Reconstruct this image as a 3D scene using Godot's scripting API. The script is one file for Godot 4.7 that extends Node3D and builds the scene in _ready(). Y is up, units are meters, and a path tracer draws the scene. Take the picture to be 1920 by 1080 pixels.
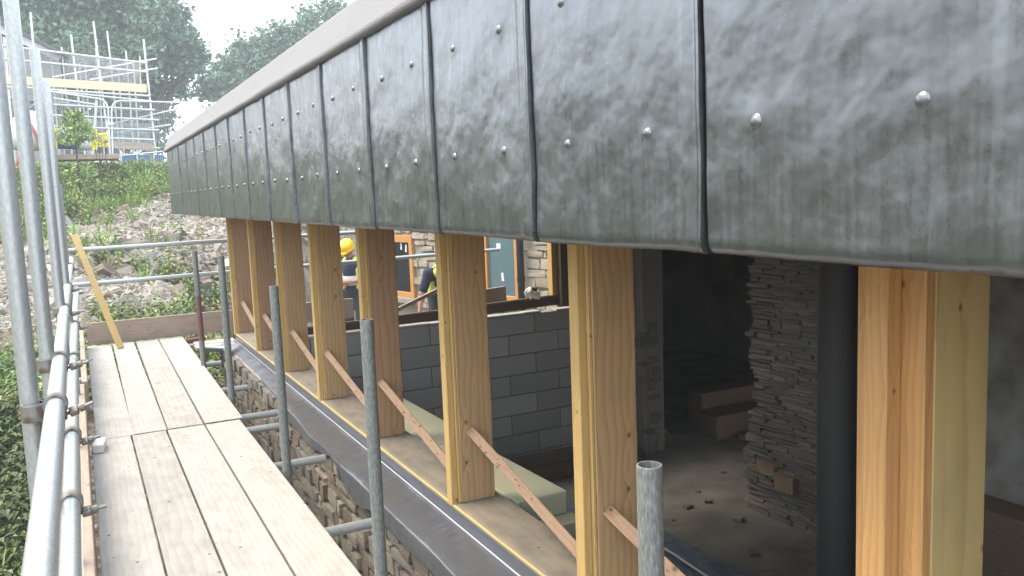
extends Node3D
# Scaffold walkway beside a lead clad eaves fascia. Camera eye is the origin, -Z runs along the building, +X into it.
const F := 1590.0
const CX := Vector3(0.88834265, -0.0384094, 0.4575719)
const CY := Vector3(0.08678532, 0.99257979, -0.08516849)
const CZ := Vector3(-0.45090535, 0.11536933, 0.88508434)
const DECK := -1.47
const FLOOR := -3.2
const SILL := -1.425
var rng := RandomNumberGenerator.new()
var taken := {}
var M := {}
var nz := FastNoiseLite.new()

# ---------- photo pixel -> direction -> point on a plane of the place
func ray(px: float, py: float) -> Vector3:
	return CX * (px - 960.0) - CY * (py - 540.0) - CZ * F
func on_x(px: float, py: float, x: float) -> Vector3:
	var r := ray(px, py)
	return r * (x / r.x)
func on_y(px: float, py: float, y: float) -> Vector3:
	var r := ray(px, py)
	return r * (y / r.y)
func on_z(px: float, py: float, z: float) -> Vector3:
	var r := ray(px, py)
	return r * (z / r.z)
func on_plane(px: float, py: float, p: Vector3, n: Vector3) -> Vector3:
	var r := ray(px, py)
	return r * (p.dot(n) / r.dot(n))
func rf(a: float, b: float) -> float:
	return rng.randf_range(a, b)

# ---------- naming and tagging
func numbered(parent: Node, called: String) -> String:
	var k := str(parent.get_instance_id()) + called
	var n: int = taken.get(k, -1) + 1
	taken[k] = n
	return called if n == 0 else "%s_%03d" % [called, n]
func tag(o: Node, label: String, category: String, group := "") -> void:
	o.set_meta("label", label)
	o.set_meta("category", category)
	if group != "":
		o.set_meta("group", group)
func thing(called: String, label: String, category: String, at := Vector3.ZERO, group := "") -> Node3D:
	var o := Node3D.new()
	o.name = numbered(self, called)
	add_child(o)
	o.position = at
	tag(o, label, category, group)
	return o
func part(parent: Node3D, called: String, mesh: Mesh, m: Material, xf := Transform3D()) -> MeshInstance3D:
	var o := MeshInstance3D.new()
	o.name = numbered(parent, called)
	o.mesh = mesh
	o.material_override = m
	o.transform = xf
	o.cast_shadow = GeometryInstance3D.SHADOW_CASTING_SETTING_ON
	parent.add_child(o)
	return o
func single(called: String, label: String, category: String, mesh: Mesh, m: Material, xf := Transform3D(), group := "") -> MeshInstance3D:
	var o := part(self, called, mesh, m, xf)
	tag(o, label, category, group)
	return o
func structure(called: String, mesh: Mesh, m: Material) -> MeshInstance3D:
	var o := part(self, called, mesh, m)
	o.set_meta("kind", "structure")
	return o

# ---------- mesh builders
class Build:
	var v := PackedVector3Array()
	var n := PackedVector3Array()
	var uv := PackedVector2Array()
	var ix := PackedInt32Array()
	var col := PackedColorArray()
	func tri(a: Vector3, b: Vector3, c: Vector3, out: Vector3, ua := Vector2.ZERO, ub := Vector2.ZERO, uc := Vector2.ZERO) -> void:
		var nn := (c - a).cross(b - a)
		var k := v.size()
		if nn.dot(out) < 0.0:
			nn = -nn
			v.append_array([a, c, b])
			uv.append_array([ua, uc, ub])
		else:
			v.append_array([a, b, c])
			uv.append_array([ua, ub, uc])
		nn = nn.normalized()
		n.append_array([nn, nn, nn])
		ix.append_array([k, k + 1, k + 2])
	func quad(a: Vector3, b: Vector3, c: Vector3, d: Vector3, out: Vector3, ua := Vector2.ZERO, ub := Vector2.ZERO, uc := Vector2.ZERO, ud := Vector2.ZERO) -> void:
		var nn := (c - a).cross(b - a)
		if nn.length_squared() < 1e-16:
			nn = (d - a).cross(c - a)
		var k := v.size()
		if nn.dot(out) < 0.0:
			nn = -nn
			v.append_array([a, d, c, b])
			uv.append_array([ua, ud, uc, ub])
		else:
			v.append_array([a, b, c, d])
			uv.append_array([ua, ub, uc, ud])
		nn = nn.normalized()
		n.append_array([nn, nn, nn, nn])
		ix.append_array([k, k + 1, k + 2, k, k + 2, k + 3])
	func mesh() -> ArrayMesh:
		var arr := []
		arr.resize(Mesh.ARRAY_MAX)
		arr[Mesh.ARRAY_VERTEX] = v
		arr[Mesh.ARRAY_NORMAL] = n
		arr[Mesh.ARRAY_TEX_UV] = uv
		if col.size() == v.size() and col.size() > 0:
			arr[Mesh.ARRAY_COLOR] = col
		arr[Mesh.ARRAY_INDEX] = ix
		var m := ArrayMesh.new()
		m.add_surface_from_arrays(Mesh.PRIMITIVE_TRIANGLES, arr)
		return m

# box from lo to hi, chamfered by c; v of the texture runs along axis g (0 x, 1 y, 2 z), in metres
func add_box(b: Build, lo: Vector3, hi: Vector3, c := 0.003, g := 1, uo := Vector2.ZERO) -> void:
	var ce := (lo + hi) * 0.5
	var h := (hi - lo) * 0.5
	c = minf(c, minf(h.x, minf(h.y, h.z)) * 0.45)
	var o1 := (g + 1) % 3
	var o2 := (g + 2) % 3
	var uvf := func(p: Vector3) -> Vector2: return Vector2(p[o1] + p[o2], p[g]) + uo
	var corner := func(ax: int, sx: float, sy: float, sz: float) -> Vector3:
		var s := Vector3(sx, sy, sz)
		var p := Vector3.ZERO
		for i in 3:
			p[i] = ce[i] + s[i] * (h[i] if i == ax else h[i] - c)
		return p
	for ax in 3:
		var e1 := (ax + 1) % 3
		var e2 := (ax + 2) % 3
		for s in [-1.0, 1.0]:
			var q := []
			for t in [[-1.0, -1.0], [1.0, -1.0], [1.0, 1.0], [-1.0, 1.0]]:
				var sg := Vector3.ZERO
				sg[ax] = s
				sg[e1] = t[0]
				sg[e2] = t[1]
				q.append(corner.call(ax, sg.x, sg.y, sg.z))
			var out := Vector3.ZERO
			out[ax] = s
			b.quad(q[0], q[1], q[2], q[3], out, uvf.call(q[0]), uvf.call(q[1]), uvf.call(q[2]), uvf.call(q[3]))
		if c > 0.0:
			for s1 in [-1.0, 1.0]:
				for s2 in [-1.0, 1.0]:
					var q := []
					for t in [[-1.0, e1], [1.0, e1], [1.0, e2], [-1.0, e2]]:
						var sg := Vector3.ZERO
						sg[ax] = t[0]
						sg[e1] = s1
						sg[e2] = s2
						q.append(corner.call(t[1], sg.x, sg.y, sg.z))
					var out := Vector3.ZERO
					out[e1] = s1
					out[e2] = s2
					b.quad(q[0], q[1], q[2], q[3], out, uvf.call(q[0]), uvf.call(q[1]), uvf.call(q[2]), uvf.call(q[3]))
	if c > 0.0:
		for sx in [-1.0, 1.0]:
			for sy in [-1.0, 1.0]:
				for sz in [-1.0, 1.0]:
					var p0: Vector3 = corner.call(0, sx, sy, sz)
					var p1: Vector3 = corner.call(1, sx, sy, sz)
					var p2: Vector3 = corner.call(2, sx, sy, sz)
					b.tri(p0, p1, p2, Vector3(sx, sy, sz), uvf.call(p0), uvf.call(p1), uvf.call(p2))
func boxm(lo: Vector3, hi: Vector3, c := 0.003, g := 1) -> ArrayMesh:
	var b := Build.new()
	add_box(b, lo, hi, c, g, Vector2(rf(0, 9), rf(0, 9)))
	return b.mesh()
# a bar from a to b with section w x t; up fixes the roll (t along up)
func frame_of(a: Vector3, b: Vector3, up := Vector3.UP) -> Transform3D:
	var y := (b - a).normalized()
	var x := y.cross(up)
	if x.length() < 1e-4:
		x = y.cross(Vector3.RIGHT)
	x = x.normalized()
	return Transform3D(Basis(x, y, x.cross(y)), a)
func bar_mesh(length: float, w: float, t: float, c := 0.002) -> ArrayMesh:
	return boxm(Vector3(-w / 2, 0, -t / 2), Vector3(w / 2, length, t / 2), c, 1)
# lathe: profile of [r, h] round the y axis; each profile segment has its own normal (hard ring edges)
func add_lathe(b: Build, prof: Array, seg: int, xf := Transform3D(), vs := 1.0, smooth := false) -> void:
	var pn := []
	for i in prof.size() - 1:
		var d := Vector2(prof[i + 1][0] - prof[i][0], prof[i + 1][1] - prof[i][1])
		pn.append(Vector2(d.y, -d.x).normalized())
	for i in prof.size() - 1:
		var n0: Vector2 = pn[i]
		var n1: Vector2 = pn[i]
		if smooth:
			if i > 0:
				n0 = (pn[i] + pn[i - 1]).normalized()
			if i < pn.size() - 1:
				n1 = (pn[i] + pn[i + 1]).normalized()
		var base := b.v.size()
		for k in seg + 1:
			var a := TAU * k / seg
			var cs := Vector2(cos(a), sin(a))
			for e in 2:
				var p: Array = prof[i + e]
				var nn: Vector2 = n0 if e == 0 else n1
				b.v.append(xf * Vector3(cs.x * p[0], p[1], cs.y * p[0]))
				b.n.append((xf.basis * Vector3(cs.x * nn.x, nn.y, cs.y * nn.x)).normalized())
				b.uv.append(Vector2(float(k) / seg * 0.15, p[1] * vs))
		for k in seg:
			var q := base + k * 2
			b.ix.append_array([q, q + 2, q + 1, q + 1, q + 2, q + 3])
func lathem(prof: Array, seg: int, smooth := false) -> ArrayMesh:
	var b := Build.new()
	add_lathe(b, prof, seg, Transform3D(), 1.0, smooth)
	return b.mesh()
func tube_prof(length: float, r := 0.02415, wall := 0.004) -> Array:
	return [[r - wall, minf(0.3, length * 0.4)], [r - wall, 0.0], [r - 0.0006, 0.0], [r, 0.0008], [r, length - 0.0008], [r - 0.0006, length], [r - wall, length], [r - wall, length - minf(0.3, length * 0.4)]]
func tube_mesh(length: float, r := 0.02415) -> ArrayMesh:
	var b := Build.new()
	add_lathe(b, tube_prof(length, r), 28)
	var o := Vector2(rf(0, 5), rf(0, 5))
	for i in b.uv.size():
		b.uv[i] += o
	return b.mesh()
# smooth grid from a callable (u, v in 0..1) -> Vector3; out(p) gives the outer side
func gridm(us: PackedFloat32Array, vs: PackedFloat32Array, f: Callable, out: Vector3, uvf: Callable, colf = null) -> ArrayMesh:
	var b := Build.new()
	var nu := us.size()
	var nv := vs.size()
	for j in nv:
		for i in nu:
			var p: Vector3 = f.call(us[i], vs[j])
			b.v.append(p)
			b.n.append(Vector3.ZERO)
			b.uv.append(uvf.call(us[i], vs[j]))
			if colf != null:
				b.col.append(colf.call(us[i], vs[j]))
	var total := Vector3.ZERO
	for j in nv - 1:
		for i in nu - 1:
			var a := j * nu + i
			var q := [a, a + 1, a + nu + 1, a + nu]
			var nn: Vector3 = (b.v[q[2]] - b.v[q[0]]).cross(b.v[q[1]] - b.v[q[0]]) + (b.v[q[3]] - b.v[q[0]]).cross(b.v[q[2]] - b.v[q[0]])
			total += nn
			for k in q:
				b.n[k] += nn
	var flip := total.dot(out) < 0.0
	for j in nv - 1:
		for i in nu - 1:
			var a := j * nu + i
			if flip:
				b.ix.append_array([a, a + nu + 1, a + 1, a, a + nu, a + nu + 1])
			else:
				b.ix.append_array([a, a + 1, a + nu + 1, a, a + nu + 1, a + nu])
	for i in b.n.size():
		b.n[i] = (-b.n[i] if flip else b.n[i]).normalized()
	return b.mesh()
func lin(n: int, a := 0.0, c := 1.0) -> PackedFloat32Array:
	var r := PackedFloat32Array()
	for i in n + 1:
		r.append(lerpf(a, c, float(i) / n))
	return r
# prism: polygon in the xy plane given depth along z
func prism(poly: Array, d: float) -> ArrayMesh:
	var b := Build.new()
	var ce := Vector2.ZERO
	for p in poly:
		ce += p / float(poly.size())
	var n := poly.size()
	for i in n:
		var p: Vector2 = poly[i]
		var q: Vector2 = poly[(i + 1) % n]
		var e := q - p
		var o := Vector2(e.y, -e.x)
		if o.dot((p + q) * 0.5 - ce) < 0:
			o = -o
		b.quad(Vector3(p.x, p.y, 0), Vector3(q.x, q.y, 0), Vector3(q.x, q.y, d), Vector3(p.x, p.y, d), Vector3(o.x, o.y, 0))
		for z in [0.0, d]:
			b.tri(Vector3(ce.x, ce.y, z), Vector3(p.x, p.y, z), Vector3(q.x, q.y, z), Vector3(0, 0, -1 if z == 0.0 else 1), ce, p, q)
	return b.mesh()
# irregular stone, about one unit a side
func stone_mesh(seed_: int, rough: float, flatness := 0.0) -> ArrayMesh:
	var b := Build.new()
	var n := FastNoiseLite.new()
	n.seed = seed_
	n.frequency = 1.1
	var warp := func(p: Vector3) -> Vector3:
		var q := p * 0.5
		# round the corners a little, then push
		var l := q.length()
		q *= lerpf(1.0, 0.62 / maxf(l, 0.01), 0.22 * (1.0 - flatness))
		q += Vector3(n.get_noise_3d(p.x + 7.0, p.y, p.z), n.get_noise_3d(p.x, p.y + 17.0, p.z), n.get_noise_3d(p.x, p.y, p.z + 27.0)) * rough
		return q
	for ax in 3:
		for s in [-1.0, 1.0]:
			for i in 2:
				for j in 2:
					var q := []
					for t in [[0, 0], [1, 0], [1, 1], [0, 1]]:
						var p := Vector3.ZERO
						p[ax] = s
						p[(ax + 1) % 3] = -1.0 + (i + t[0])
						p[(ax + 2) % 3] = -1.0 + (j + t[1])
						q.append(warp.call(p))
					var out := Vector3.ZERO
					out[ax] = s
					b.tri(q[0], q[1], q[2], out)
					b.tri(q[0], q[2], q[3], out)
	return b.mesh()

# ---------- textures and materials
func s(c: Color) -> Color:
	return c.linear_to_srgb()
func tex(im: Image) -> ImageTexture:
	im.generate_mipmaps()
	return ImageTexture.create_from_image(im)
func wood_tex(seed_: int, ca: Color, cb: Color, rings: float, knots: int, w: int, h: int, streak := 0.12, blot := 0.15) -> ImageTexture:
	# covers 0.25 m across and 2 m along
	var n := FastNoiseLite.new()
	n.seed = seed_
	n.frequency = 1.0
	n.noise_type = FastNoiseLite.TYPE_SIMPLEX_SMOOTH
	n.fractal_octaves = 2
	var r := RandomNumberGenerator.new()
	r.seed = seed_
	var kn := []
	for i in knots:
		kn.append([r.randf_range(0.1, 0.9) * 0.25, r.randf() * 2.0, r.randf_range(0.004, 0.009)])
	var data := PackedByteArray()
	data.resize(w * h * 3)
	var k := 0
	for y in h:
		var v := 2.0 * y / h
		var tv := TAU * y / h
		var cvv := cos(tv) * 0.55
		var svv := sin(tv) * 0.55
		var near := []
		for q in kn:
			var dv: float = absf(v - q[1])
			dv = minf(dv, 2.0 - dv)
			if dv < 0.14:
				near.append([q, dv])
		for x in w:
			var u := 0.25 * x / w
			var wob := n.get_noise_3d(u * 5.0, cvv, svv) * 0.022 + n.get_noise_3d(u * 16.0 + 9.0, cvv * 2.2, svv * 2.2) * 0.004
			var dark := 0.0
			for q in near:
				var du: float = u - q[0][0]
				var e: float = exp(-(du * du) / 0.0005 - q[1] * q[1] / 0.0022)
				wob += e * 0.018 * signf(du + 0.0001)
				var dd := sqrt(du * du + q[1] * q[1] * 0.6)
				dark = maxf(dark, clampf(1.4 - dd / q[0][2], 0.0, 1.0))
			var ph := (u + wob) * rings
			var fr := ph - floorf(ph)
			var ring := fr * fr * (1.0 - smoothstep(0.86, 1.0, fr))
			var fib := n.get_noise_3d(u * 340.0, cvv * 9.0, svv * 9.0)
			var bl := n.get_noise_3d(u * 9.0 + 40.0, cvv * 3.0, svv * 3.0)
			var t := clampf(ring * 0.65 + fib * streak * 1.6 + bl * blot * 1.5 + 0.25, 0.0, 1.0)
			var c := ca.lerp(cb, t)
			c = c.lerp(Color(cb.r * 0.25, cb.g * 0.2, cb.b * 0.18), dark * 0.85)
			var m := 1.0 + fib * streak + bl * blot
			data[k] = clampi(int(255.0 * _e(c.r * m)), 0, 255)
			data[k + 1] = clampi(int(255.0 * _e(c.g * m)), 0, 255)
			data[k + 2] = clampi(int(255.0 * _e(c.b * m)), 0, 255)
			k += 3
	return tex(Image.create_from_data(w, h, false, Image.FORMAT_RGB8, data))
func _e(x: float) -> float:
	x = clampf(x, 0.0, 1.0)
	return x * 12.92 if x < 0.0031308 else 1.055 * pow(x, 1.0 / 2.4) - 0.055
func noise_tex(seed_: int, freq: float, oct: int, stops: Array, size := 512, type := FastNoiseLite.TYPE_SIMPLEX_SMOOTH) -> ImageTexture:
	var n := FastNoiseLite.new()
	n.seed = seed_
	n.noise_type = type
	n.frequency = freq
	n.fractal_octaves = oct
	var im := n.get_seamless_image(size, size)
	var d := im.get_data()
	var lut := []
	var g := Gradient.new()
	var offs := PackedFloat32Array()
	var cols := PackedColorArray()
	for q in stops:
		offs.append(q[0])
		cols.append(s(q[1]))
	g.offsets = offs
	g.colors = cols
	for i in 256:
		var c := g.sample(i / 255.0)
		lut.append([int(c.r * 255), int(c.g * 255), int(c.b * 255)])
	var o := PackedByteArray()
	o.resize(size * size * 3)
	for i in size * size:
		var e: Array = lut[d[i]]
		o[i * 3] = e[0]
		o[i * 3 + 1] = e[1]
		o[i * 3 + 2] = e[2]
	return tex(Image.create_from_data(size, size, false, Image.FORMAT_RGB8, o))
func bump_tex(seed_: int, freq: float, oct: int, strength: float, size := 512) -> ImageTexture:
	var n := FastNoiseLite.new()
	n.seed = seed_
	n.frequency = freq
	n.fractal_octaves = oct
	var im := n.get_seamless_image(size, size)
	im.convert(Image.FORMAT_RGBA8)
	im.bump_map_to_normal_map(strength)
	return tex(im)
func lead_tex(seed_: int, base: Color, pale: Color, dark: Color, size: int, contrast := 1.0) -> Array:
	# mottled oxide: blotches, brushed patches, upright rain streaks and drips, speckle; covers 1.2 m
	var n := FastNoiseLite.new()
	n.fractal_octaves = 6
	n.fractal_gain = 0.62
	var k := 1024.0 / size
	n.seed = seed_
	n.frequency = 0.007 * k
	var a := n.get_seamless_image(size, size).get_data()
	n.seed = seed_ + 1
	n.frequency = 0.16
	n.fractal_octaves = 3
	var f := n.get_seamless_image(size, size).get_data()
	n.seed = seed_ + 2
	n.frequency = 0.06 * k
	n.fractal_octaves = 4
	var sd := []
	for q in [16, 60]:
		var strip := n.get_seamless_image(size, size)
		strip = strip.get_region(Rect2i(0, 0, size, maxi(8, size / q)))
		strip.resize(size, size, Image.INTERPOLATE_CUBIC)
		sd.append(strip.get_data())
		n.seed = seed_ + 5
		n.frequency = 0.035 * k
	n.seed = seed_ + 9
	n.frequency = 0.018 * k
	n.noise_type = FastNoiseLite.TYPE_CELLULAR
	n.cellular_return_type = FastNoiseLite.RETURN_CELL_VALUE
	n.domain_warp_enabled = true
	n.domain_warp_amplitude = 40.0 / k
	n.domain_warp_frequency = 0.02 * k
	n.fractal_octaves = 1
	var pt := n.get_seamless_image(size, size).get_data()
	var o := PackedByteArray()
	o.resize(size * size * 3)
	var ro := PackedByteArray()
	ro.resize(size * size)
	var s0: PackedByteArray = sd[0]
	var s1: PackedByteArray = sd[1]
	for i in size * size:
		var x := a[i] / 255.0 - 0.5
		var y := s0[i] / 255.0 - 0.5
		var y2 := s1[i] / 255.0
		var z := f[i] / 255.0 - 0.5
		var t := x * 0.6 + y * 0.42 + z * 0.2 + (pt[i] / 255.0 - 0.5) * 0.05
		if y2 < 0.27:
			t -= (0.27 - y2) * 1.4 * clampf(x * 4.0 + 0.6, 0.0, 1.0)
		t *= contrast
		var c := base.lerp(pale, clampf(t * 1.9, 0, 1)) if t > 0.0 else base.lerp(dark, clampf(-t * 1.9, 0, 1))
		o[i * 3] = int(255.0 * _e(c.r))
		o[i * 3 + 1] = int(255.0 * _e(c.g))
		o[i * 3 + 2] = int(255.0 * _e(c.b))
		ro[i] = clampi(int(255.0 * (0.335 + t * 0.2 + z * 0.1 + y * 0.12)), 50, 200)
	return [tex(Image.create_from_data(size, size, false, Image.FORMAT_RGB8, o)), tex(Image.create_from_data(size, size, false, Image.FORMAT_L8, ro))]
func mat(c: Color, rough := 0.8, metal := 0.0) -> StandardMaterial3D:
	var m := StandardMaterial3D.new()
	m.albedo_color = s(c)
	m.roughness = rough
	m.metallic = metal
	m.metallic_specular = 0.5
	return m
func uvmat(t: Texture2D, rough: float, scale: Vector3, nrm: Texture2D = null, ns := 1.0) -> StandardMaterial3D:
	var m := StandardMaterial3D.new()
	m.albedo_texture = t
	m.roughness = rough
	m.uv1_scale = scale
	if nrm:
		m.normal_enabled = true
		m.normal_texture = nrm
		m.normal_scale = ns
	return m
func trimat(t: Texture2D, rough: float, scale: float, tint := Color.WHITE, nrm: Texture2D = null, ns := 1.0, world := true) -> StandardMaterial3D:
	var m := StandardMaterial3D.new()
	m.albedo_texture = t
	m.albedo_color = s(tint)
	m.roughness = rough
	m.uv1_triplanar = true
	m.uv1_world_triplanar = world
	m.uv1_scale = Vector3.ONE * scale
	if nrm:
		m.normal_enabled = true
		m.normal_texture = nrm
		m.normal_scale = ns
	return m

func make_materials() -> void:
	var soft := bump_tex(5, 0.012, 4, 6.0)
	var grit := bump_tex(6, 0.09, 4, 5.0)
	var W := Vector3(4.0, 0.5, 1.0)
	M.oak = uvmat(wood_tex(11, Color(0.50, 0.335, 0.165), Color(0.30, 0.175, 0.078), 34.0, 5, 176, 768, 0.16, 0.3), 0.6, W, grit, 0.25)
	M.oak2 = uvmat(wood_tex(12, Color(0.41, 0.25, 0.135), Color(0.235, 0.13, 0.066), 30.0, 4, 176, 768, 0.16, 0.35), 0.62, W, grit, 0.25)
	M.pale_post = uvmat(wood_tex(13, Color(0.54, 0.425, 0.195), Color(0.37, 0.27, 0.11), 14.0, 2, 176, 768, 0.1, 0.25), 0.6, W, grit, 0.2)
	M.larch = uvmat(wood_tex(14, Color(0.56, 0.39, 0.155), Color(0.42, 0.26, 0.08), 44.0, 9, 176, 768, 0.12, 0.12), 0.5, W, grit, 0.2)
	M.fir = uvmat(wood_tex(15, Color(0.55, 0.325, 0.13), Color(0.40, 0.195, 0.062), 60.0, 5, 176, 768, 0.1, 0.1), 0.5, W, grit, 0.2)
	M.lath = uvmat(wood_tex(16, Color(0.33, 0.215, 0.135), Color(0.225, 0.135, 0.08), 50.0, 24, 176, 768, 0.2, 0.2), 0.7, W, grit, 0.4)
	M.board = uvmat(wood_tex(17, Color(0.425, 0.40, 0.365), Color(0.335, 0.31, 0.275), 34.0, 4, 176, 1024, 0.12, 0.22), 0.75, W, grit, 0.35)
	M.board2 = uvmat(wood_tex(18, Color(0.39, 0.365, 0.33), Color(0.30, 0.275, 0.24), 24.0, 4, 176, 1024, 0.14, 0.28), 0.75, W, grit, 0.35)
	M.toe = uvmat(wood_tex(19, Color(0.34, 0.265, 0.205), Color(0.245, 0.18, 0.135), 30.0, 8, 176, 768, 0.15, 0.3), 0.75, W, grit, 0.35)
	M.sill = uvmat(wood_tex(20, Color(0.255, 0.22, 0.172), Color(0.20, 0.165, 0.12), 12.0, 6, 176, 768, 0.12, 0.4), 0.75, W, grit, 0.3)
	M.brown = uvmat(wood_tex(21, Color(0.09, 0.055, 0.045), Color(0.05, 0.03, 0.025), 40.0, 0, 88, 384, 0.15, 0.2), 0.5, W)
	M.old_timber = uvmat(wood_tex(22, Color(0.22, 0.15, 0.10), Color(0.12, 0.08, 0.05), 40.0, 6, 88, 384, 0.2, 0.3), 0.8, W)
	M.window_wood = uvmat(wood_tex(23, Color(0.55, 0.29, 0.10), Color(0.40, 0.18, 0.05), 40.0, 2, 88, 384, 0.1, 0.1), 0.5, W)
	var l := lead_tex(31, Color(0.198, 0.212, 0.226), Color(0.27, 0.285, 0.3), Color(0.145, 0.157, 0.168), 1024, 0.48)
	M.lead = uvmat(l[0], 1.0, Vector3(1 / 1.2, 1 / 1.2, 1), soft, 0.22)
	M.lead.roughness_texture = l[1]
	M.lead.metallic = 0.92
	M.lead.vertex_color_use_as_albedo = true
	var l2 := lead_tex(37, Color(0.165, 0.172, 0.195), Color(0.215, 0.222, 0.243), Color(0.13, 0.136, 0.155), 512, 0.55)
	M.flash = uvmat(l2[0], 0.29, Vector3(1 / 0.8, 1 / 0.8, 1), soft, 0.04)
	M.flash.metallic = 0.6
	M.highlight_bead = mat(Color(0.55, 0.56, 0.58), 0.3, 0.5)  # pale colour that paints the highlight on the lead fold
	M.dot = mat(Color(0.19, 0.20, 0.21), 0.33, 0.9)
	M.felt = trimat(noise_tex(41, 0.35, 3, [[0.2, Color(0.17, 0.17, 0.175)], [0.8, Color(0.29, 0.29, 0.30)]], 512), 0.9, 3.0, Color.WHITE, grit, 1.2)
	var zt := noise_tex(42, 0.03, 5, [[0.15, Color(0.34, 0.36, 0.352)], [0.5, Color(0.385, 0.405, 0.397)], [0.85, Color(0.43, 0.45, 0.442)]], 512)
	M.zinc = uvmat(zt, 0.4, Vector3(6, 2.5, 1), soft, 0.06)
	M.zinc.metallic = 0.55
	M.old_zinc = uvmat(noise_tex(44, 0.03, 6, [[0.1, Color(0.125, 0.135, 0.125)], [0.4, Color(0.185, 0.20, 0.188)], [0.7, Color(0.23, 0.245, 0.23)], [0.93, Color(0.38, 0.39, 0.37)]], 512), 0.6, Vector3(8, 2.0, 1), grit, 0.2)
	M.old_zinc.metallic = 0.4
	M.rust = trimat(noise_tex(45, 0.02, 4, [[0.2, Color(0.13, 0.085, 0.055)], [0.45, Color(0.19, 0.175, 0.155)], [0.9, Color(0.27, 0.265, 0.25)]], 256), 0.5, 4.0, Color.WHITE, grit, 0.15, false)
	M.rust.metallic = 0.45
	M.red_paint = trimat(noise_tex(46, 0.05, 4, [[0.2, Color(0.10, 0.03, 0.03)], [0.5, Color(0.17, 0.04, 0.04)], [0.7, Color(0.17, 0.14, 0.13)], [0.95, Color(0.2, 0.19, 0.18)]], 256), 0.6, 6.0)
	var bl := noise_tex(47, 0.12, 5, [[0.1, Color(0.50, 0.475, 0.45)], [0.5, Color(0.60, 0.57, 0.54)], [0.9, Color(0.68, 0.65, 0.615)]], 512)
	M.block = []
	for k in [0.78, 0.88, 1.0]:
		M.block.append(trimat(bl, 0.95, 2.2, Color(k, k, k), grit, 0.8))
	M.mortar = trimat(bl, 0.95, 3.0, Color(0.38, 0.36, 0.34), grit, 0.8)
	M.white_mortar = trimat(noise_tex(48, 0.1, 4, [[0.1, Color(0.32, 0.305, 0.28)], [0.9, Color(0.46, 0.445, 0.42)]], 256), 0.95, 3.0, Color.WHITE, grit, 0.8)
	M.floor = trimat(noise_tex(49, 0.008, 6, [[0.15, Color(0.12, 0.11, 0.095)], [0.5, Color(0.17, 0.157, 0.135)], [0.85, Color(0.215, 0.20, 0.175)]], 512), 0.95, 0.35, Color.WHITE, grit, 0.12)
	M.old_render = trimat(noise_tex(58, 0.008, 4, [[0.1, Color(0.22, 0.205, 0.185)], [0.9, Color(0.34, 0.32, 0.29)]], 256), 0.95, 0.3)
	M.plaster = trimat(noise_tex(50, 0.01, 5, [[0.1, Color(0.20, 0.185, 0.165)], [0.5, Color(0.30, 0.28, 0.25)], [0.9, Color(0.38, 0.36, 0.33)]], 512), 0.95, 0.6, Color.WHITE, grit, 0.15)
	var stt := noise_tex(51, 0.03, 6, [[0.1, Color(0.45, 0.45, 0.45)], [0.5, Color(0.85, 0.85, 0.85)], [0.9, Color(1.0, 0.98, 0.94)]], 512)
	M.stone = []
	for c in [Color(0.24, 0.205, 0.165), Color(0.28, 0.25, 0.21), Color(0.20, 0.17, 0.14), Color(0.30, 0.26, 0.205), Color(0.22, 0.205, 0.185), Color(0.215, 0.165, 0.13)]:
		M.stone.append(trimat(stt, 0.9, 2.6, c, grit, 1.6))
	M.slate = []
	for c in [Color(0.25, 0.22, 0.185), Color(0.19, 0.17, 0.145), Color(0.31, 0.27, 0.22), Color(0.225, 0.20, 0.175)]:
		M.slate.append(trimat(stt, 0.9, 2.6, c, grit, 1.6))
	M.ochre = trimat(stt, 0.9, 2.6, Color(0.40, 0.29, 0.17), grit, 1.6)
	M.wall_mortar = trimat(noise_tex(52, 0.06, 5, [[0.1, Color(0.22, 0.20, 0.17)], [0.9, Color(0.42, 0.39, 0.34)]], 512), 0.95, 2.0, Color.WHITE, grit, 1.5)
	M.dark_mortar = trimat(noise_tex(53, 0.06, 5, [[0.1, Color(0.17, 0.15, 0.13)], [0.9, Color(0.31, 0.285, 0.25)]], 512), 0.95, 2.0, Color.WHITE, grit, 1.5)
	M.rubble = []
	for c in [Color(0.40, 0.345, 0.275), Color(0.48, 0.43, 0.36), Color(0.33, 0.265, 0.20), Color(0.40, 0.37, 0.325), Color(0.26, 0.20, 0.15)]:
		M.rubble.append(trimat(stt, 0.9, 3.0, c, grit, 1.4))
	M.earth = trimat(noise_tex(54, 0.03, 6, [[0.15, Color(0.09, 0.065, 0.045)], [0.5, Color(0.19, 0.15, 0.11)], [0.8, Color(0.33, 0.28, 0.22)]], 512), 0.95, 0.8, Color.WHITE, grit, 2.0)
	M.insul = trimat(noise_tex(55, 0.2, 4, [[0.1, Color(0.50, 0.50, 0.33)], [0.9, Color(0.62, 0.61, 0.44)]], 256), 0.95, 3.0, Color.WHITE, grit, 1.0)
	M.dpm = trimat(noise_tex(56, 0.02, 4, [[0.1, Color(0.075, 0.10, 0.135)], [0.9, Color(0.17, 0.21, 0.26)]], 256), 0.5, 1.0, Color.WHITE, soft, 1.2)
	M.black = mat(Color(0.009, 0.010, 0.012), 0.55)
	M.black_pipe = mat(Color(0.02, 0.02, 0.024), 0.35)
	M.white = mat(Color(0.72, 0.70, 0.66), 0.7)
	M.film = mat(Color(0.10, 0.16, 0.18), 0.12)
	M.dark_glass = mat(Color(0.018, 0.022, 0.022), 0.08)
	M.sticker = mat(Color(0.6, 0.63, 0.65), 0.6)
	M.skin = mat(Color(0.44, 0.23, 0.16), 0.55)
	M.navy = mat(Color(0.018, 0.022, 0.05), 0.9)
	M.trouser = mat(Color(0.03, 0.032, 0.04), 0.9)
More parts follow.
